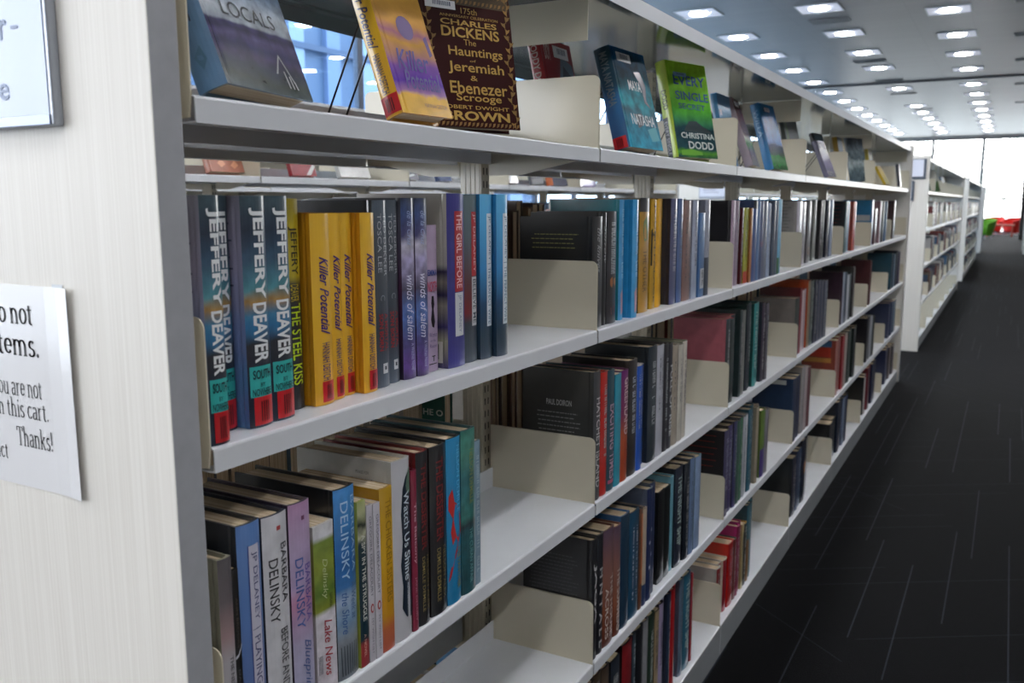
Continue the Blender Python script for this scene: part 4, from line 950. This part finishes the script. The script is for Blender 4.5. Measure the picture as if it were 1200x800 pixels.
def doy(P):
    P.cover_text('DOY', .06, .25, .80, .95, 'd8c8c4', 0, .02); P.spine_text('RODDY DOYLE', .97, .45, .5, .55, 'd0c0bc', 0, .02); P.cover_poly([(.35, .5), (.6, .88), (.95, .8), (1, .5)], '6c7c88'); P.cover_poly([(.5, .55), (.62, .78), (.85, .7), (.9, .5)], '3c3440', .0005)
display_book('red hardback half hidden behind the shelf end plate beside the brown gilt one', -.150, 1.575, 0, 12, 0, .14, .215, .026, RED, RED, RED, doy, barcode(.35, .85, .84, .95, 4))
MAY = ramp_mat('jacket_maya', [(0, '1f8ca8'), (.2, '1c7890'), (.34, '2c5868'), (.45, '1f8490'), (.6, '186878'), (.72, '12485c'), (.85, '104460'), (1, '12507a')], amp=.42, nscale=18, mottle=0.45, mscale=45, rough=.45, coat=.0, spec=.12)
def maya(P):
    P.cover_text('MAYA', .30, .68, .585, .685, 'c4d0d4', 0, .02); P.cover_text('NATASHA', .18, .90, .235, .345, 'c0ccd0', 0, .015); P.spine_text('MAYA NATASHA', .95, .42, .55, .5, '7c9098', 0, .015)
    P.cover_poly([(.55, .78), (.75, .80), (.85, .66), (.78, .5), (.9, .42), (.7, .48), (.72, .62)], '3c4450'); P.cover_poly([(.3, .34), (.52, .36), (.55, .25), (.35, .2)], '3c4048'); P.cover_poly([(.62, .20), (.9, .24), (.95, .1), (.7, .08)], '2c9aa8')
display_book('teal novel of a drowned figure with pale capitals, on a wire stand', -.0692, 1.7246, -5.4, 15, -.6, .155, .211, .036, ramp_mat('jacket_maya_spine', [(0, '2c5c8c'), (.5, '3478b0'), (.62, '2a5c78'), (1, '1f4858')], amp=.08), '1f4858', MAY, maya,
             lambda P: (red_tag(.12, .0, .0, .9, 5)(P), barcode(.10, .52, .86, .95, 5)(P)), stand='black wire stand holding the teal novel')
EVR = ramp_mat('jacket_every', [(0, '24424c'), (.06, '5c9c38'), (.10, '2c4c54'), (.30, '28444c'), (.36, '3c7c58'), (.5, '5cb43c'), (.7, '84cc3c'), (1, 'a4d830')], amp=.14, nscale=16, mottle=0.2, mscale=45, rough=.22, coat=.0, spec=.35)
def every(P):
    for tx, u0, u1, v0, v1, c in (('EVERY', .10, .92, .755, .86, '1f4c94'), ('SINGLE', .10, .96, .60, .69, '1f4c8c'), ('SECRET', .14, .84, .505, .565, '2c5c7c'), ('CHRISTINA', .10, .97, .20, .26, 'd4dcd8'), ('DODD', .26, .92, .09, .17, 'd4dcd8')): P.cover_text(tx, u0, u1, v0, v1, c, 0, .02, .0008)
    P.cover_poly([(.22, .30), (.35, .38), (.55, .385), (.72, .33), (.9, .29), (.9, .27), (.2, .27)], '2c3c40'); P.cover_poly([(.05, .02), (.05, .07), (.3, .09), (.6, .06), (.6, .03)], '6cac34', .0004); P.spine_text('DODD', .7, .5, .5, .5, '4c5c18', 0, .02); P.spine_panel(.42, .0, .0, .55, '30383c'); P.spine_text('EVERY SINGLE', .38, .04, .3, .35, 'b0b0b8')
display_book('lime green novel with big blue capitals and white author lettering', -.0851, 2.0999, -19.4, 12.6, -.3, .157, .236, .03, 'a8c030', '7c9428', EVR, every, barcode(.12, .45, .845, .885, 6, '8cb4d8'), stand='black wire stand behind the lime green novel')
display_book('pale blue paperback behind the shelf end plate, past the lime novel', -.085, 2.54, 0, 10, 0, .13, .205, .018, '3c90c4', '3c90c4', ramp_mat('jacket_paleblue', [(0, '3c90c4'), (.7, '4c9ccc'), (1, '3c8cc0')], amp=.2), lambda P: (P.cover_rect(.05, .2, .7, .78, 'd0dce4'), P.cover_rect(.1, .5, .5, .6, '78b4d8')), hard=False)
PNK = ramp_mat('jacket_roseleaf', [(0, '5c6878'), (.10, '3c3444'), (.2, '6c4c70'), (.30, '3f8a3c'), (.40, 'b0b4a8'), (.48, '6c4450'), (.7, '78303c'), (1, '84323c')], amp=.2, nscale=18, mottle=0.3, mscale=45, rough=.24, coat=.0, spec=.4)
display_book('dark rose novel with green leaf and mauve foot, leaning far back', -.058, 2.7129, 6.1, 20.3, -.5, .142, .215, .025, '9a8c94', '6c3038', PNK, None, barcode(.2, .7, .88, .95, 7), stand='black wire stand under the dark rose novel')
LAND = ramp_mat('jacket_landscape', [(0, '1f5c2c'), (.06, '2c7438'), (.14, '4c8c58'), (.2, '2f7c3c'), (.25, '24303c'), (.36, '1f3a5c'), (.42, '2c6cac'), (.7, '3484c0'), (1, '2c74ac')], amp=.10, nscale=14, mottle=0.25, mscale=45, rough=.24, coat=.0, spec=.4)
display_book('blue and green landscape novel on a wire stand', -.075, 3.03, -5, 16, 0, .155, .225, .03, '2c74a8', '1f4c6c', LAND, lambda P: (P.spine_text('WILLA', .9, .5, .5, .5, '8cc0e0')), barcode(.25, .6, .88, .94, 8), stand='black wire stand holding the blue and green landscape novel')
GRN = ramp_mat('jacket_meadow', [(0, '3c4448'), (.7, '50585c'), (.8, '6c9440'), (.9, '586068'), (1, '4c5460')], axis='X', amp=.5, nscale=14)
display_book('grey cover with a lime streak behind a shelf end plate', -.09, 3.40, 0, 12, 0, .24, .205, .025, '4c5450', '4c5450', GRN)
display_book('violet grey novel in front of a black and white one', -.060, 4.02, -6, 22, 0, .12, .165, .02, '5c5870', '3c3848', ramp_mat('jacket_violetgrey', [(0, '3c3848'), (.3, '6c6890'), (.7, '5c5a70'), (1, '3c3c48')], amp=.4, nscale=20, rough=.24, coat=.0, spec=.4), None, stand='black wire stand under the violet grey novel')
BWF = ramp_mat('jacket_bands', [(0, '24262c'), (.05, 'b0b4b8'), (.14, 'c0c4c8'), (.15, '2a2c38'), (.24, '24262e'), (.26, 'b8bcc0'), (.32, '2c303c'), (.5, '545a66'), (.7, '24282e'), (.9, '5c7484'), (1, '1c2024')], amp=.03)
display_book('black and white banded novel beside the violet grey one', -.1108, 4.250, -6.1, 18.9, .3, .14, .215, .02, '14161a', '1c1e22', BWF, None, stand='black wire stand holding the banded novel')
display_book('gold and teal paperbacks cover half hidden by an end plate, far bay', -.07, 4.43, 0, 11, 0, .20, .20, .022, 'a8862c', '4c5450', ramp_mat('jacket_goldteal', [(0, 'a8862c'), (.3, 'b8962c'), (.35, '3c4c50'), (.7, '405058'), (1, '2c3438')], axis='X', amp=.2))
GRF = ramp_mat('jacket_silverscene', [(0, '3c4c54'), (.2, '5c6c70'), (.4, 'a4b0b0'), (.5, '56666c'), (.7, '78868c'), (.9, '4c5860'), (1, '3c4850')], amp=.7, nscale=12, mottle=0.4, mscale=45, rough=.25, coat=.6)
display_book('glossy silver-grey novel facing out in the fifth display bay', -.0943, 4.8191, -21.5, 7.9, .3, .15, .22, .02, '5c686c', '4c585c', GRF, None)
display_book('mustard book top showing over an end plate in the display row', -.09, 5.60, 0, 10, 0, .16, .205, .02, 'a89420', 'a89420', jacket('b0981c'))
display_book('small yellow paperback leaning low, far display bay', -.03, 5.80, -4, 30, 0, .12, .125, .015, 'c8a81c', 'b89818', ramp_mat('jacket_lemon', [(0, 'a89a20'), (.5, 'd4b41c'), (1, 'c8a018')], amp=.3), None, hard=False)
display_book('blue-grey slanted hardback in the sixth display bay', -.13, 5.90, -4, 16, 0, .15, .21, .02, '4c6874', '3c5460', ramp_mat('jacket_teapot', [(0, '5c5070'), (.5, '4c6c78'), (1, '3f6070')], amp=.4))
display_book('slim tan and black upright book, last on the display shelf', -.03, 6.52, 0, 8, 0, .07, .15, .02, '3c3c44', '2c2c34', ramp_mat('jacket_last', [(0, '24262c'), (.35, '343a44'), (.5, '8a6c60'), (.8, '947468'), (1, '2c3440')], amp=.15))
# --- across the next aisle: what stands on the parallel bookcase's display shelf
for (y, w_, h, t, c, look, tilt) in [(2.055, .075, .15, .02, 'c49a24', 'yellow paperback with black letters', 14), (2.245, .155, .16, .03, 'b0705a', 'copper pink book', 18), (2.66, .14, .18, .02, '8c1c24', 'deep red book with a white flash', 16), (2.95, .2, .16, .02, 'c0c0bc', 'wide white picture book', 20), (3.335, .18, .15, .02, '3c3c4c', 'indigo book with a white blade', 18),
        (3.68, .12, .15, .02, '34446c', 'royal navy book', 16), (4.248, .24, .17, .025, '3c4048', 'wide slate book', 18), (4.66, .15, .17, .02, '54565a', 'grey and white book', 15), (4.88, .055, .16, .02, 'c0602c', 'narrow orange book', 12), (4.942, .2, .17, .02, '343c5c', 'navy picture book', 16), (5.30, .28, .17, .02, '6c5c98', 'violet picture book', 18), (6.085, .12, .17, .02, '8c949c', 'silver book', 14), (6.30, .12, .17, .02, '2c2c2c', 'black book', 14)]:
    def dr(P, look=look):
        if 'letters' in look: P.cover_text('SE', .3, .85, .55, .78, '2c2410', 0, .03)
        if 'flash' in look: P.cover_poly([(.55, .02), (.95, .3), (1, .22), (.75, .02)], 'd0ccc8')
        if 'blade' in look: P.cover_poly([(.1, .05), (.8, .2), (.85, .15), (.3, .02)], 'c0c4c8')
        if 'copper' in look: P.cover_poly([(.2, .2), (.35, .3), (.45, .18), (.3, .1)], 'd89a78'); P.cover_poly([(.6, .15), (.75, .28), (.85, .16), (.7, .08)], 'd89a78')
    display_book('%s on show on the parallel bookcase' % look, -1.82, y, 0, tilt, 0, w_, h, t, c, c, c, dr)
# ---------------------------------------------------------------- notices on the near end panel
PY = Y0-.0375-.0155                                                # face of the near end panel
def flat_text(name, items, y, parent, col):
    """lettering on the panel face: items (text, x0, x1, z0, z1, bold); x rightwards, z up"""
    vs_, fs = [], []
    for tx, x0, x1, z0, z1, bold in items:
        p, f, w_ = serif(tx, .115 if bold else .085, .04 if bold else .032)
        xs = [a for a, b in p]; lo, hi = min(xs), max(xs); o = len(vs_)
        vs_ += [(x0+(x1-x0)*(a-lo)/(hi-lo), y, z0+(z1-z0)*b/.44) for a, b in p]; fs += [tuple(o+i for i in q) for q in f]
    me = bpy.data.meshes.new(name); me.from_pydata(vs_, [], fs); me.materials.append(col); me.update()
    return link(name, me, parent)
t = thing('notice', 'laminated white notice taped low on the white end panel', 'notice', (-.26, PY, 1.118))
b = MB(); n = 14; w_ = .2785; v = []; fs = []                        # the sheet lifts a little at its free edge
for i in range(n+1):
    u = i/n; x = -.1350+w_*u; lift = .0006+.0045*max(0, (u-.86)/.14)**2
    v += [(x, -lift, -.101), (x, -lift, .105), (x, -lift+.0003, -.101), (x, -lift+.0003, .105)]
for i in range(n):
    o = i*4; fs += [(o, o+4, o+5, o+1), (o+2, o+3, o+7, o+6), (o+1, o+5, o+7, o+3), (o, o+2, o+6, o+4)]
fs += [(0, 1, 3, 2), (n*4, n*4+2, n*4+3, n*4+1)]
b.add(v, fs); b.build('sheet', mat('laminated_paper', 'e8e8ea', rough=.22, coat=.5), t)
INK = mat('notice_ink', '1c1c20', rough=.5)
TXT5 = [('Do not', -.2495, -.177, 1.1850, 1.1995, True), ('items.', -.2445, -.1706, 1.1533, 1.1683, True), ('you are not', -.2503, -.1718, 1.1115, 1.1240, False), ('on this cart.', -.2546, -.1641, 1.0895, 1.1015, False), ('Thanks!', -.2181, -.1611, 1.0600, 1.0725, False), ('ict', -.2525, -.2363, 1.0430, 1.0540, False)]
flat_text('notice_lettering', [(a, x0+.26, x1+.26, z0-1.118, z1-1.118, bd) for a, x0, x1, z0, z1, bd in TXT5], -.0010, t, INK)
tb = MB(); tb.box(.118, .134, -.0009, -.0007, .096, .108); tb.build('tape', mat('clear_tape', 'd8dce0', rough=.1), t)
s = thing('sign_holder', 'pale blue sign in a grey metal holder, high on the end panel', 'sign', (-.24, PY, 1.45))
b = MB(); X1 = .1345; ZB = -.0790
b.box(-.16, X1, -.010, 0, ZB, .16); b.build('frame', mat('anodised_frame', 'b4bac4', rough=.3, metal=.5), s, bevel=.0015)
MB().box(-.155, X1-.005, -.0108, -.0101, ZB+.010, .155).build('insert', mat('sign_insert', 'a6b8da', rough=.25, coat=.4), s)
MB().box(-.155, X1-.0045, -.0115, -.0101, ZB+.001, ZB+.0095).build('rail', mat('sign_rail', '8c98b4', rough=.25, metal=.4), s)
SI = mat('sign_ink', '6f84a8', rough=.4)
def sans(name, items, y, parent, col):
    vs_, fs = [], []
    for tx, x0, x1, z0, z1 in items:
        p, f, _ = glyphs(tx, 0, .012); o = len(vs_); vs_ += [(x0+(x1-x0)*a, y, z0+(z1-z0)*b_) for a, b_ in p]; fs += [tuple(o+i for i in q) for q in f]
    me = bpy.data.meshes.new(name); me.from_pydata(vs_, [], fs); me.materials.append(col); me.update(); return link(name, me, parent)
sans('sign_lettering', [(a, x0+.24, x1+.24, z0-1.45, z1-1.45) for a, x0, x1, z0, z1 in [('r', -.1731, -.1627, 1.449, 1.4672), ('-', -.1561, -.1461, 1.4575, 1.4605), ('e', -.1811, -.1666, 1.396, 1.411)]], -.0113, s, SI)
# signs on the second bookcase's end and on the parallel one's
def card(label, x, z, w_, h, y, dark):
    t = thing('sign_holder', label, 'sign', (x, y, z))
    MB().box(-w_/2, w_/2, -.012, 0, -h/2, h/2).build('frame', mat('card_frame', '4c5664', rough=.4) if dark else mat('card_frame_pale', 'a8b0bc', rough=.4), t)
    MB().box(-w_/2+.008, w_/2-.02, -.014, -.0122, -h/2+.02, h/2-.006).build('insert', mat('card_insert', 'd8dcea', rough=.4), t)
    return t
P2Y = 8.572-.0375-.0155
c = card('large pale sign in a dark frame on the second bookcase end', -.115, 1.585, .20, .17, P2Y, True)
sans('sign_lettering', [('i', -.055, -.052, -.02, .02)], -.0145, c, mat('card_ink', '8c94a8'))
card('small white card below the large sign on the second bookcase end', -.185, 1.40, .17, .17, P2Y, True)
c = card('white card with two printed lines on the parallel bookcase end', -1.87, 1.405, .27, .13, P2Y, False)
MB().box(-.09, .03, -.0146, -.0141, .012, .018).box(-.09, .06, -.0146, -.0141, -.008, -.003).build('printed_lines', mat('card_ink', '8c94a8'), c)

# ---------------------------------------------------------------- ceiling: square recessed lights, air slots
LFR = mat('light_frame', 'd0d0d0', rough=.4)
DIF = mat('light_diffuser', 'f4f4ff', rough=.5, emit=LAMP*.02); BULB = mat('light_lamp', 'fbfcff', rough=.5, emit=LAMP*9)
_fr = MB(); s_ = .29
for x0, x1, y0, y1 in ((-s_, s_, -s_, -s_+.02), (-s_, s_, s_-.02, s_), (-s_, -s_+.02, -s_+.02, s_-.02), (s_-.02, s_, -s_+.02, s_-.02)): _fr.box(x0, x1, y0, y1, -.012, -.0005)
FR_ME = _fr.mesh('light_frame', LFR); DIF_ME = MB().box(-.27, .27, -.27, .27, -.006, -.001).mesh('diffuser', DIF)
BULB_ME = MB().lathe([(.135, -.0065), (.13, -.014), (.06, -.020), (.01, -.0215)], 20).mesh('lamp', BULB)
ORD = ['first', 'second', 'third', 'fourth', 'fifth', 'sixth', 'seventh', 'eighth', 'ninth', 'tenth', 'eleventh', 'twelfth', 'thirteenth', 'fourteenth', 'fifteenth', 'sixteenth', 'seventeenth', 'eighteenth', 'nineteenth']
def ceiling_light(x, y, label, group):
    t = thing('ceiling_light', label, 'ceiling light', (x, y, CEIL), group=group)
    link('frame', FR_ME, t); link('diffuser', DIF_ME, t); link('lamp', BULB_ME, t)
COLS = [(-3.50, 13.04, 23.75, 'the row farthest over the bookcases', 12.5, ()), (-1.92, 13.54, 23.76, 'the middle row', 13.0, (2,)), (-.335, 14.56, 23.72, 'the row above the aisle', 14.0, ())]
for x, ya, yb, nm, vis, miss in COLS:
    ys = sorted([ya-2.15*k for k in range(1, 11) if ya-2.15*k > -7] + [ya+2.15*k for k in range(20) if ya+2.15*k < 22] + [yb+2.2*k for k in range(9) if yb+2.2*k < 41 and not (miss and k == 1)])
    i = 0
    for y in ys:
        if y > vis-.3: lab = 'square ceiling light, %s along %s' % (ORD[min(i, 18)], nm); g = None; i += 1
        else: lab = 'square ceiling light overhead in %s, before those in view' % nm; g = 'overhead lights in %s' % nm
        ceiling_light(x, y, lab, g)
for x in (1.25, 2.83, -5.08):
    for k in range(-3, 7): ceiling_light(x, 1.2+2.15*k, 'square ceiling light above the other aisles', 'ceiling lights above the other aisles')
AIR = mat('air_slot', '8c8a88', rough=.6)
for i, (x, y, w_, l_) in enumerate([(-1.95, 14.55, .58, .30), (-1.95, 18.95, .58, .30), (-1.95, 22.05, .58, .25), (-1.93, 24.9, .62, .12), (-1.80, 29.2, .5, .10), (.72, 14.3, .5, .30), (.72, 17.2, .5, .30), (.74, 20.2, .5, .25), (.76, 24.2, .55, .15), (.8, 28.6, .6, .12)]):
    lab = ['air grille beside the middle row of lights, %s from here' % ORD[i] if i < 5 else 'dark air grille %s along the edge of the ceiling' % ORD[i-5]][0]
    t = thing('air_grille', lab, 'air vent', (x, y, CEIL))
    MB().box(-w_/2, w_/2, -l_/2, l_/2, -.010, -.0005).build('frame', AIR, t)
    b = MB()
    for k in range(3): b.box(-w_/2+.02, w_/2-.02, -l_/2+l_*(k+.5)/3-.008, -l_/2+l_*(k+.5)/3+.008, -.016, -.0101)
    b.build('vane', mat('air_vane', '76746f', rough=.6), t)

# ---------------------------------------------------------------- farther bookcases: books in view
r = random.Random(21)
PALE = ['8c8c8a', '3c5468', '6c2c2c', 'a8a094', '24303c', 'b0aca8', '486884', '8c4034', '2c3c34', 'c0bcb4', '4c4c58', '7c7060']
NAMES = ['ash', 'denim blue', 'brick red', 'stone', 'ink blue', 'chalk', 'steel blue', 'rust', 'dark green', 'ivory', 'charcoal', 'taupe']
for lv in (2, 3, 4):
    for bay in range(0, 1):
        y = 8.572+bay*BAY+.008
        for i in range(3):
            k = r.randrange(12); t = r.uniform(.06, .10)
            if lv == 2 and bay == 0: k = (6, 2, 9)[i]
            book('%s book, %s along the %s shelf of the second bookcase, %s bay' % (NAMES[k], ORD[i], SHN[lv], BAYN[bay]), -.008, y, t, r.uniform(.2, .24), LEVELS[lv-1], PALE[k], PALE[k])
            y += t+.06*(i % 2)+.001
display_book('green book leaning on the display shelf of the second bookcase', -.06, 9.05, -10, 16, 0, .15, .2, .02, '2c3c2c', '2c3c2c', '34503a')
display_book('white and green tall book on display, second bookcase', -.05, 9.75, -20, 18, 0, .15, .22, .02, '8c9a84', '8c9a84', ramp_mat('jacket_whitegreen', [(0, '2c4a24'), (.4, '4c6a3c'), (.5, 'b8b8b0'), (1, 'c8c8c0')], amp=.2))
display_book('dusky violet book on display, second bookcase', -.08, 10.7, -5, 15, 0, .18, .2, .02, '5c5068', '5c5068', '64587a')
display_book('blue-grey book on display, second bookcase, farther bay', -.08, 11.8, -5, 15, 0, .18, .2, .02, '5c7080', '5c7080', '5c7484')
def stock(label, xf, y0, n, levels, side=1, seed=1):
    rr = random.Random(seed); mats = [jacket(c) for c in PALE]; b = MB()
    for z in levels:
        for bay in range(n):
            y = y0+bay*BAY+.01; e = y0+bay*BAY+BAY*rr.uniform(.55, .8)
            while y < e:
                t = rr.uniform(.022, .045); h = rr.uniform(.19, .24); x = xf-side*rr.uniform(.008, .02)
                x0, x1 = sorted((x, x-side*.15)); b.box(x0, x1, y, y+t-.001, z+.0005, z+h, rr.randrange(12)); y += t
    o = b.build('book_stock', mats); o['kind'] = 'stuff'; return tag(o, label, 'books')
b = MB(); rr = random.Random(33); mats = [jacket(c) for c in PALE]+[PAPER]
for lv, z in enumerate(LEVELS[1:], 2):
    for bay in range(7):
        y1 = Y0+(bay+1)*BAY-.01; e = y1-BAY*rr.uniform(.6, .8)
        if (lv, bay) == (3, 0): y1 = 1.444
        y = y1
        while y > e:
            t = rr.uniform(.022, .042); h = rr.uniform(.20, .245)
            if lv in (2, 3) and bay == 1 and y > 1.64: y = 1.64 if y < 2.3 else y
            if not (lv in (2, 3) and bay == 1 and 1.70 < y-t < 1.99):
                x0 = -.524+rr.uniform(.005, .02); k = rr.randrange(12); b.box(x0, x0+.151, y-t+.001, y, z+.0005, z+h, k); b.m[-3] = 12; b.m[-5] = 12
                if lv in (2, 3) and bay == 1 and y > 1.99 and y-t-.03 < 1.99: y = 1.70
            y -= t
o = b.build('book_stock', mats); o['kind'] = 'stuff'; tag(o, 'books packed on the reverse side of the long bookcase', 'books')
stock('rows of books filling the farther bays of the second bookcase', 0, 8.572+1*BAY, 6, LEVELS[1:4], 1, 2)
stock('rows of books on the third bookcase along the aisle', 0, 16.66, 7, LEVELS[1:], 1, 3)
stock('rows of books on the farthest bookcase of the aisle', 0, 26.25, 1, LEVELS[1:], 1, 4)
stock('rows of books on the parallel bookcase across the next aisle', -1.72, Y0, 7, LEVELS[1:], 1, 5)
stock('rows of books on the bookcase by the west windows', -3.44, Y0, 7, LEVELS[1:3], 1, 6)
stock('rows of books on the reverse of the bookcase across the aisle', 1.745-.524, Y0, 7, LEVELS[1:], -1, 7)

# ---------------------------------------------------------------- far end of the room: chairs, table, columns
def tub_chair(label, x, y, rz, col, s=1.0, low=False):
    t = thing('armchair', label, 'armchair', (x, y, 0), (0, 0, rz)); m = mat('felt_'+col, col, rough=.8)
    b = MB(); n = 22; v = []; fs = []                              # flared shell: thick curved wall open at the front
    a0, a1 = math.radians(50), math.radians(310)
    prof = [(.26, .12), (.40, .70), (.35, .72), (.22, .40), (.22, .14)]
    for i in range(n+1):
        a = a0+(a1-a0)*i/n; k = 1-.28*abs(2*i/n-1)**2
        for rr_, z in prof: v.append((rr_*math.cos(a), rr_*math.sin(a), .12+(z-.12)*(k if z > .3 else 1)))
    q = len(prof)
    for i in range(n):
        for j in range(q): fs.append((i*q+j, i*q+(j+1) % q, (i+1)*q+(j+1) % q, (i+1)*q+j))
    fs += [tuple(range(q)), tuple(range(n*q+q-1, n*q-1, -1))]
    b.add(v, fs); b.build('shell', m, t, smooth=False)
    MB().lathe([(.20, .14), (.245, .20), (.25, .38), (.235, .42), (.10, .43)], 24).build('seat', m, t)
    lm = mat('chair_leg', '8c8c90', rough=.3, metal=.8)
    for sx_, sy_ in ((1, 1), (1, -1), (-1, 1), (-1, -1)): MB().tube([(sx_*.15, sy_*.15, .15), (sx_*.19, sy_*.19, 0)], .012, 8).build('leg', lm, t)
    return t
tub_chair('lime green tub armchair at the end of the farthest bookcase', -.16, 36.6, -2.2, '5c9a1c')
for lb, x, y, rz in [('red tub armchair by the far window, nearest the green one', -.60, 40.6, -1.2), ('red tub armchair by the far window, behind the low bench', .05, 41.3, -1.9), ('red tub armchair by the far window, beside the dark column', .70, 40.6, -2.4)]:
    tub_chair(lb, x, y, rz, 'd8281c')
t = thing('bench', 'low terracotta bench in front of the red armchairs', 'bench', (.3, 39.2, 0))
MB().box(-.5, .5, -.22, .22, .40, .46).build('seat', mat('terracotta', 'c0604c', rough=.6), t, bevel=.02)
for x in (-.42, .42): MB().box(x-.03, x+.03, -.2, .2, 0, .40).build('leg', mat('terracotta', 'c0604c', rough=.6), t, bevel=.005)
o = MB().box(.93, 1.25, 36.0, 36.35, 0, CEIL-.0005).build('trim_2', mat('column_dark', '2a2522', rough=.6)); struct(o)
o = MB().box(1.26, 1.30, 35.95, 36.4, 0, CEIL-.0005).build('trim_3', mat('column_edge', '4a3c34', rough=.6)); struct(o)

# ---------------------------------------------------------------- trees beyond the far windows
LEAF = mat('washed_out_foliage', 'ccd0cc', rough=.9, noise=.15, nscale=2); BARK = mat('bark', 'b8b4ae', rough=.9)  # leaf and bark bleached to imitate trees washed out by bright daylight
for i, (x, y, s_, lb) in enumerate([(-4.5, 58, 1.2, 'pale tree outside the far glazing, above the second bookcase'), (-2.2, 66, 1.0, 'pale tree outside, behind the middle far pane'), (.2, 60, 1.1, 'bare pale tree outside, over the red armchairs'), (2.0, 70, 1.3, 'pale tree outside beside the dark column')]):
    t = thing('tree', lb, 'tree', (x, y, -.3)); rr = random.Random(i+40)
    b = MB(); b.tube([(0, 0, 0), (.05, 0, 1.2*s_), (-.05, .05, 2.6*s_), (.1, 0, 4.4*s_)], .12*s_, 8)
    for k in range(9):
        a = rr.uniform(0, 2*PI); z0 = s_*rr.uniform(1.4, 3.2); l = s_*rr.uniform(.8, 1.6); b.tube([(0, 0, z0), (l*.5*math.cos(a), l*.5*math.sin(a), z0+l*.5), (l*math.cos(a), l*math.sin(a), z0+l*1.2)], .035*s_, 6)
    b.build('trunk', BARK, t)
    b = MB()
    for k in range(900):
        a = rr.uniform(0, 2*PI); e = math.acos(rr.uniform(-1, 1)); q = s_*1.9*rr.random()**.33
        c = Vector((q*math.sin(e)*math.cos(a), q*math.sin(e)*math.sin(a), 3.4*s_+1.1*q*math.cos(e))); u = Vector((rr.uniform(-1, 1), rr.uniform(-1, 1), rr.uniform(-1, 1))).normalized(); v_ = u.orthogonal().normalized()
        b.add([c, c+u*.16+v_*.07, c+u*.3, c+u*.16-v_*.07], [(0, 1, 2, 3)])
    b.build('foliage', LEAF, t)
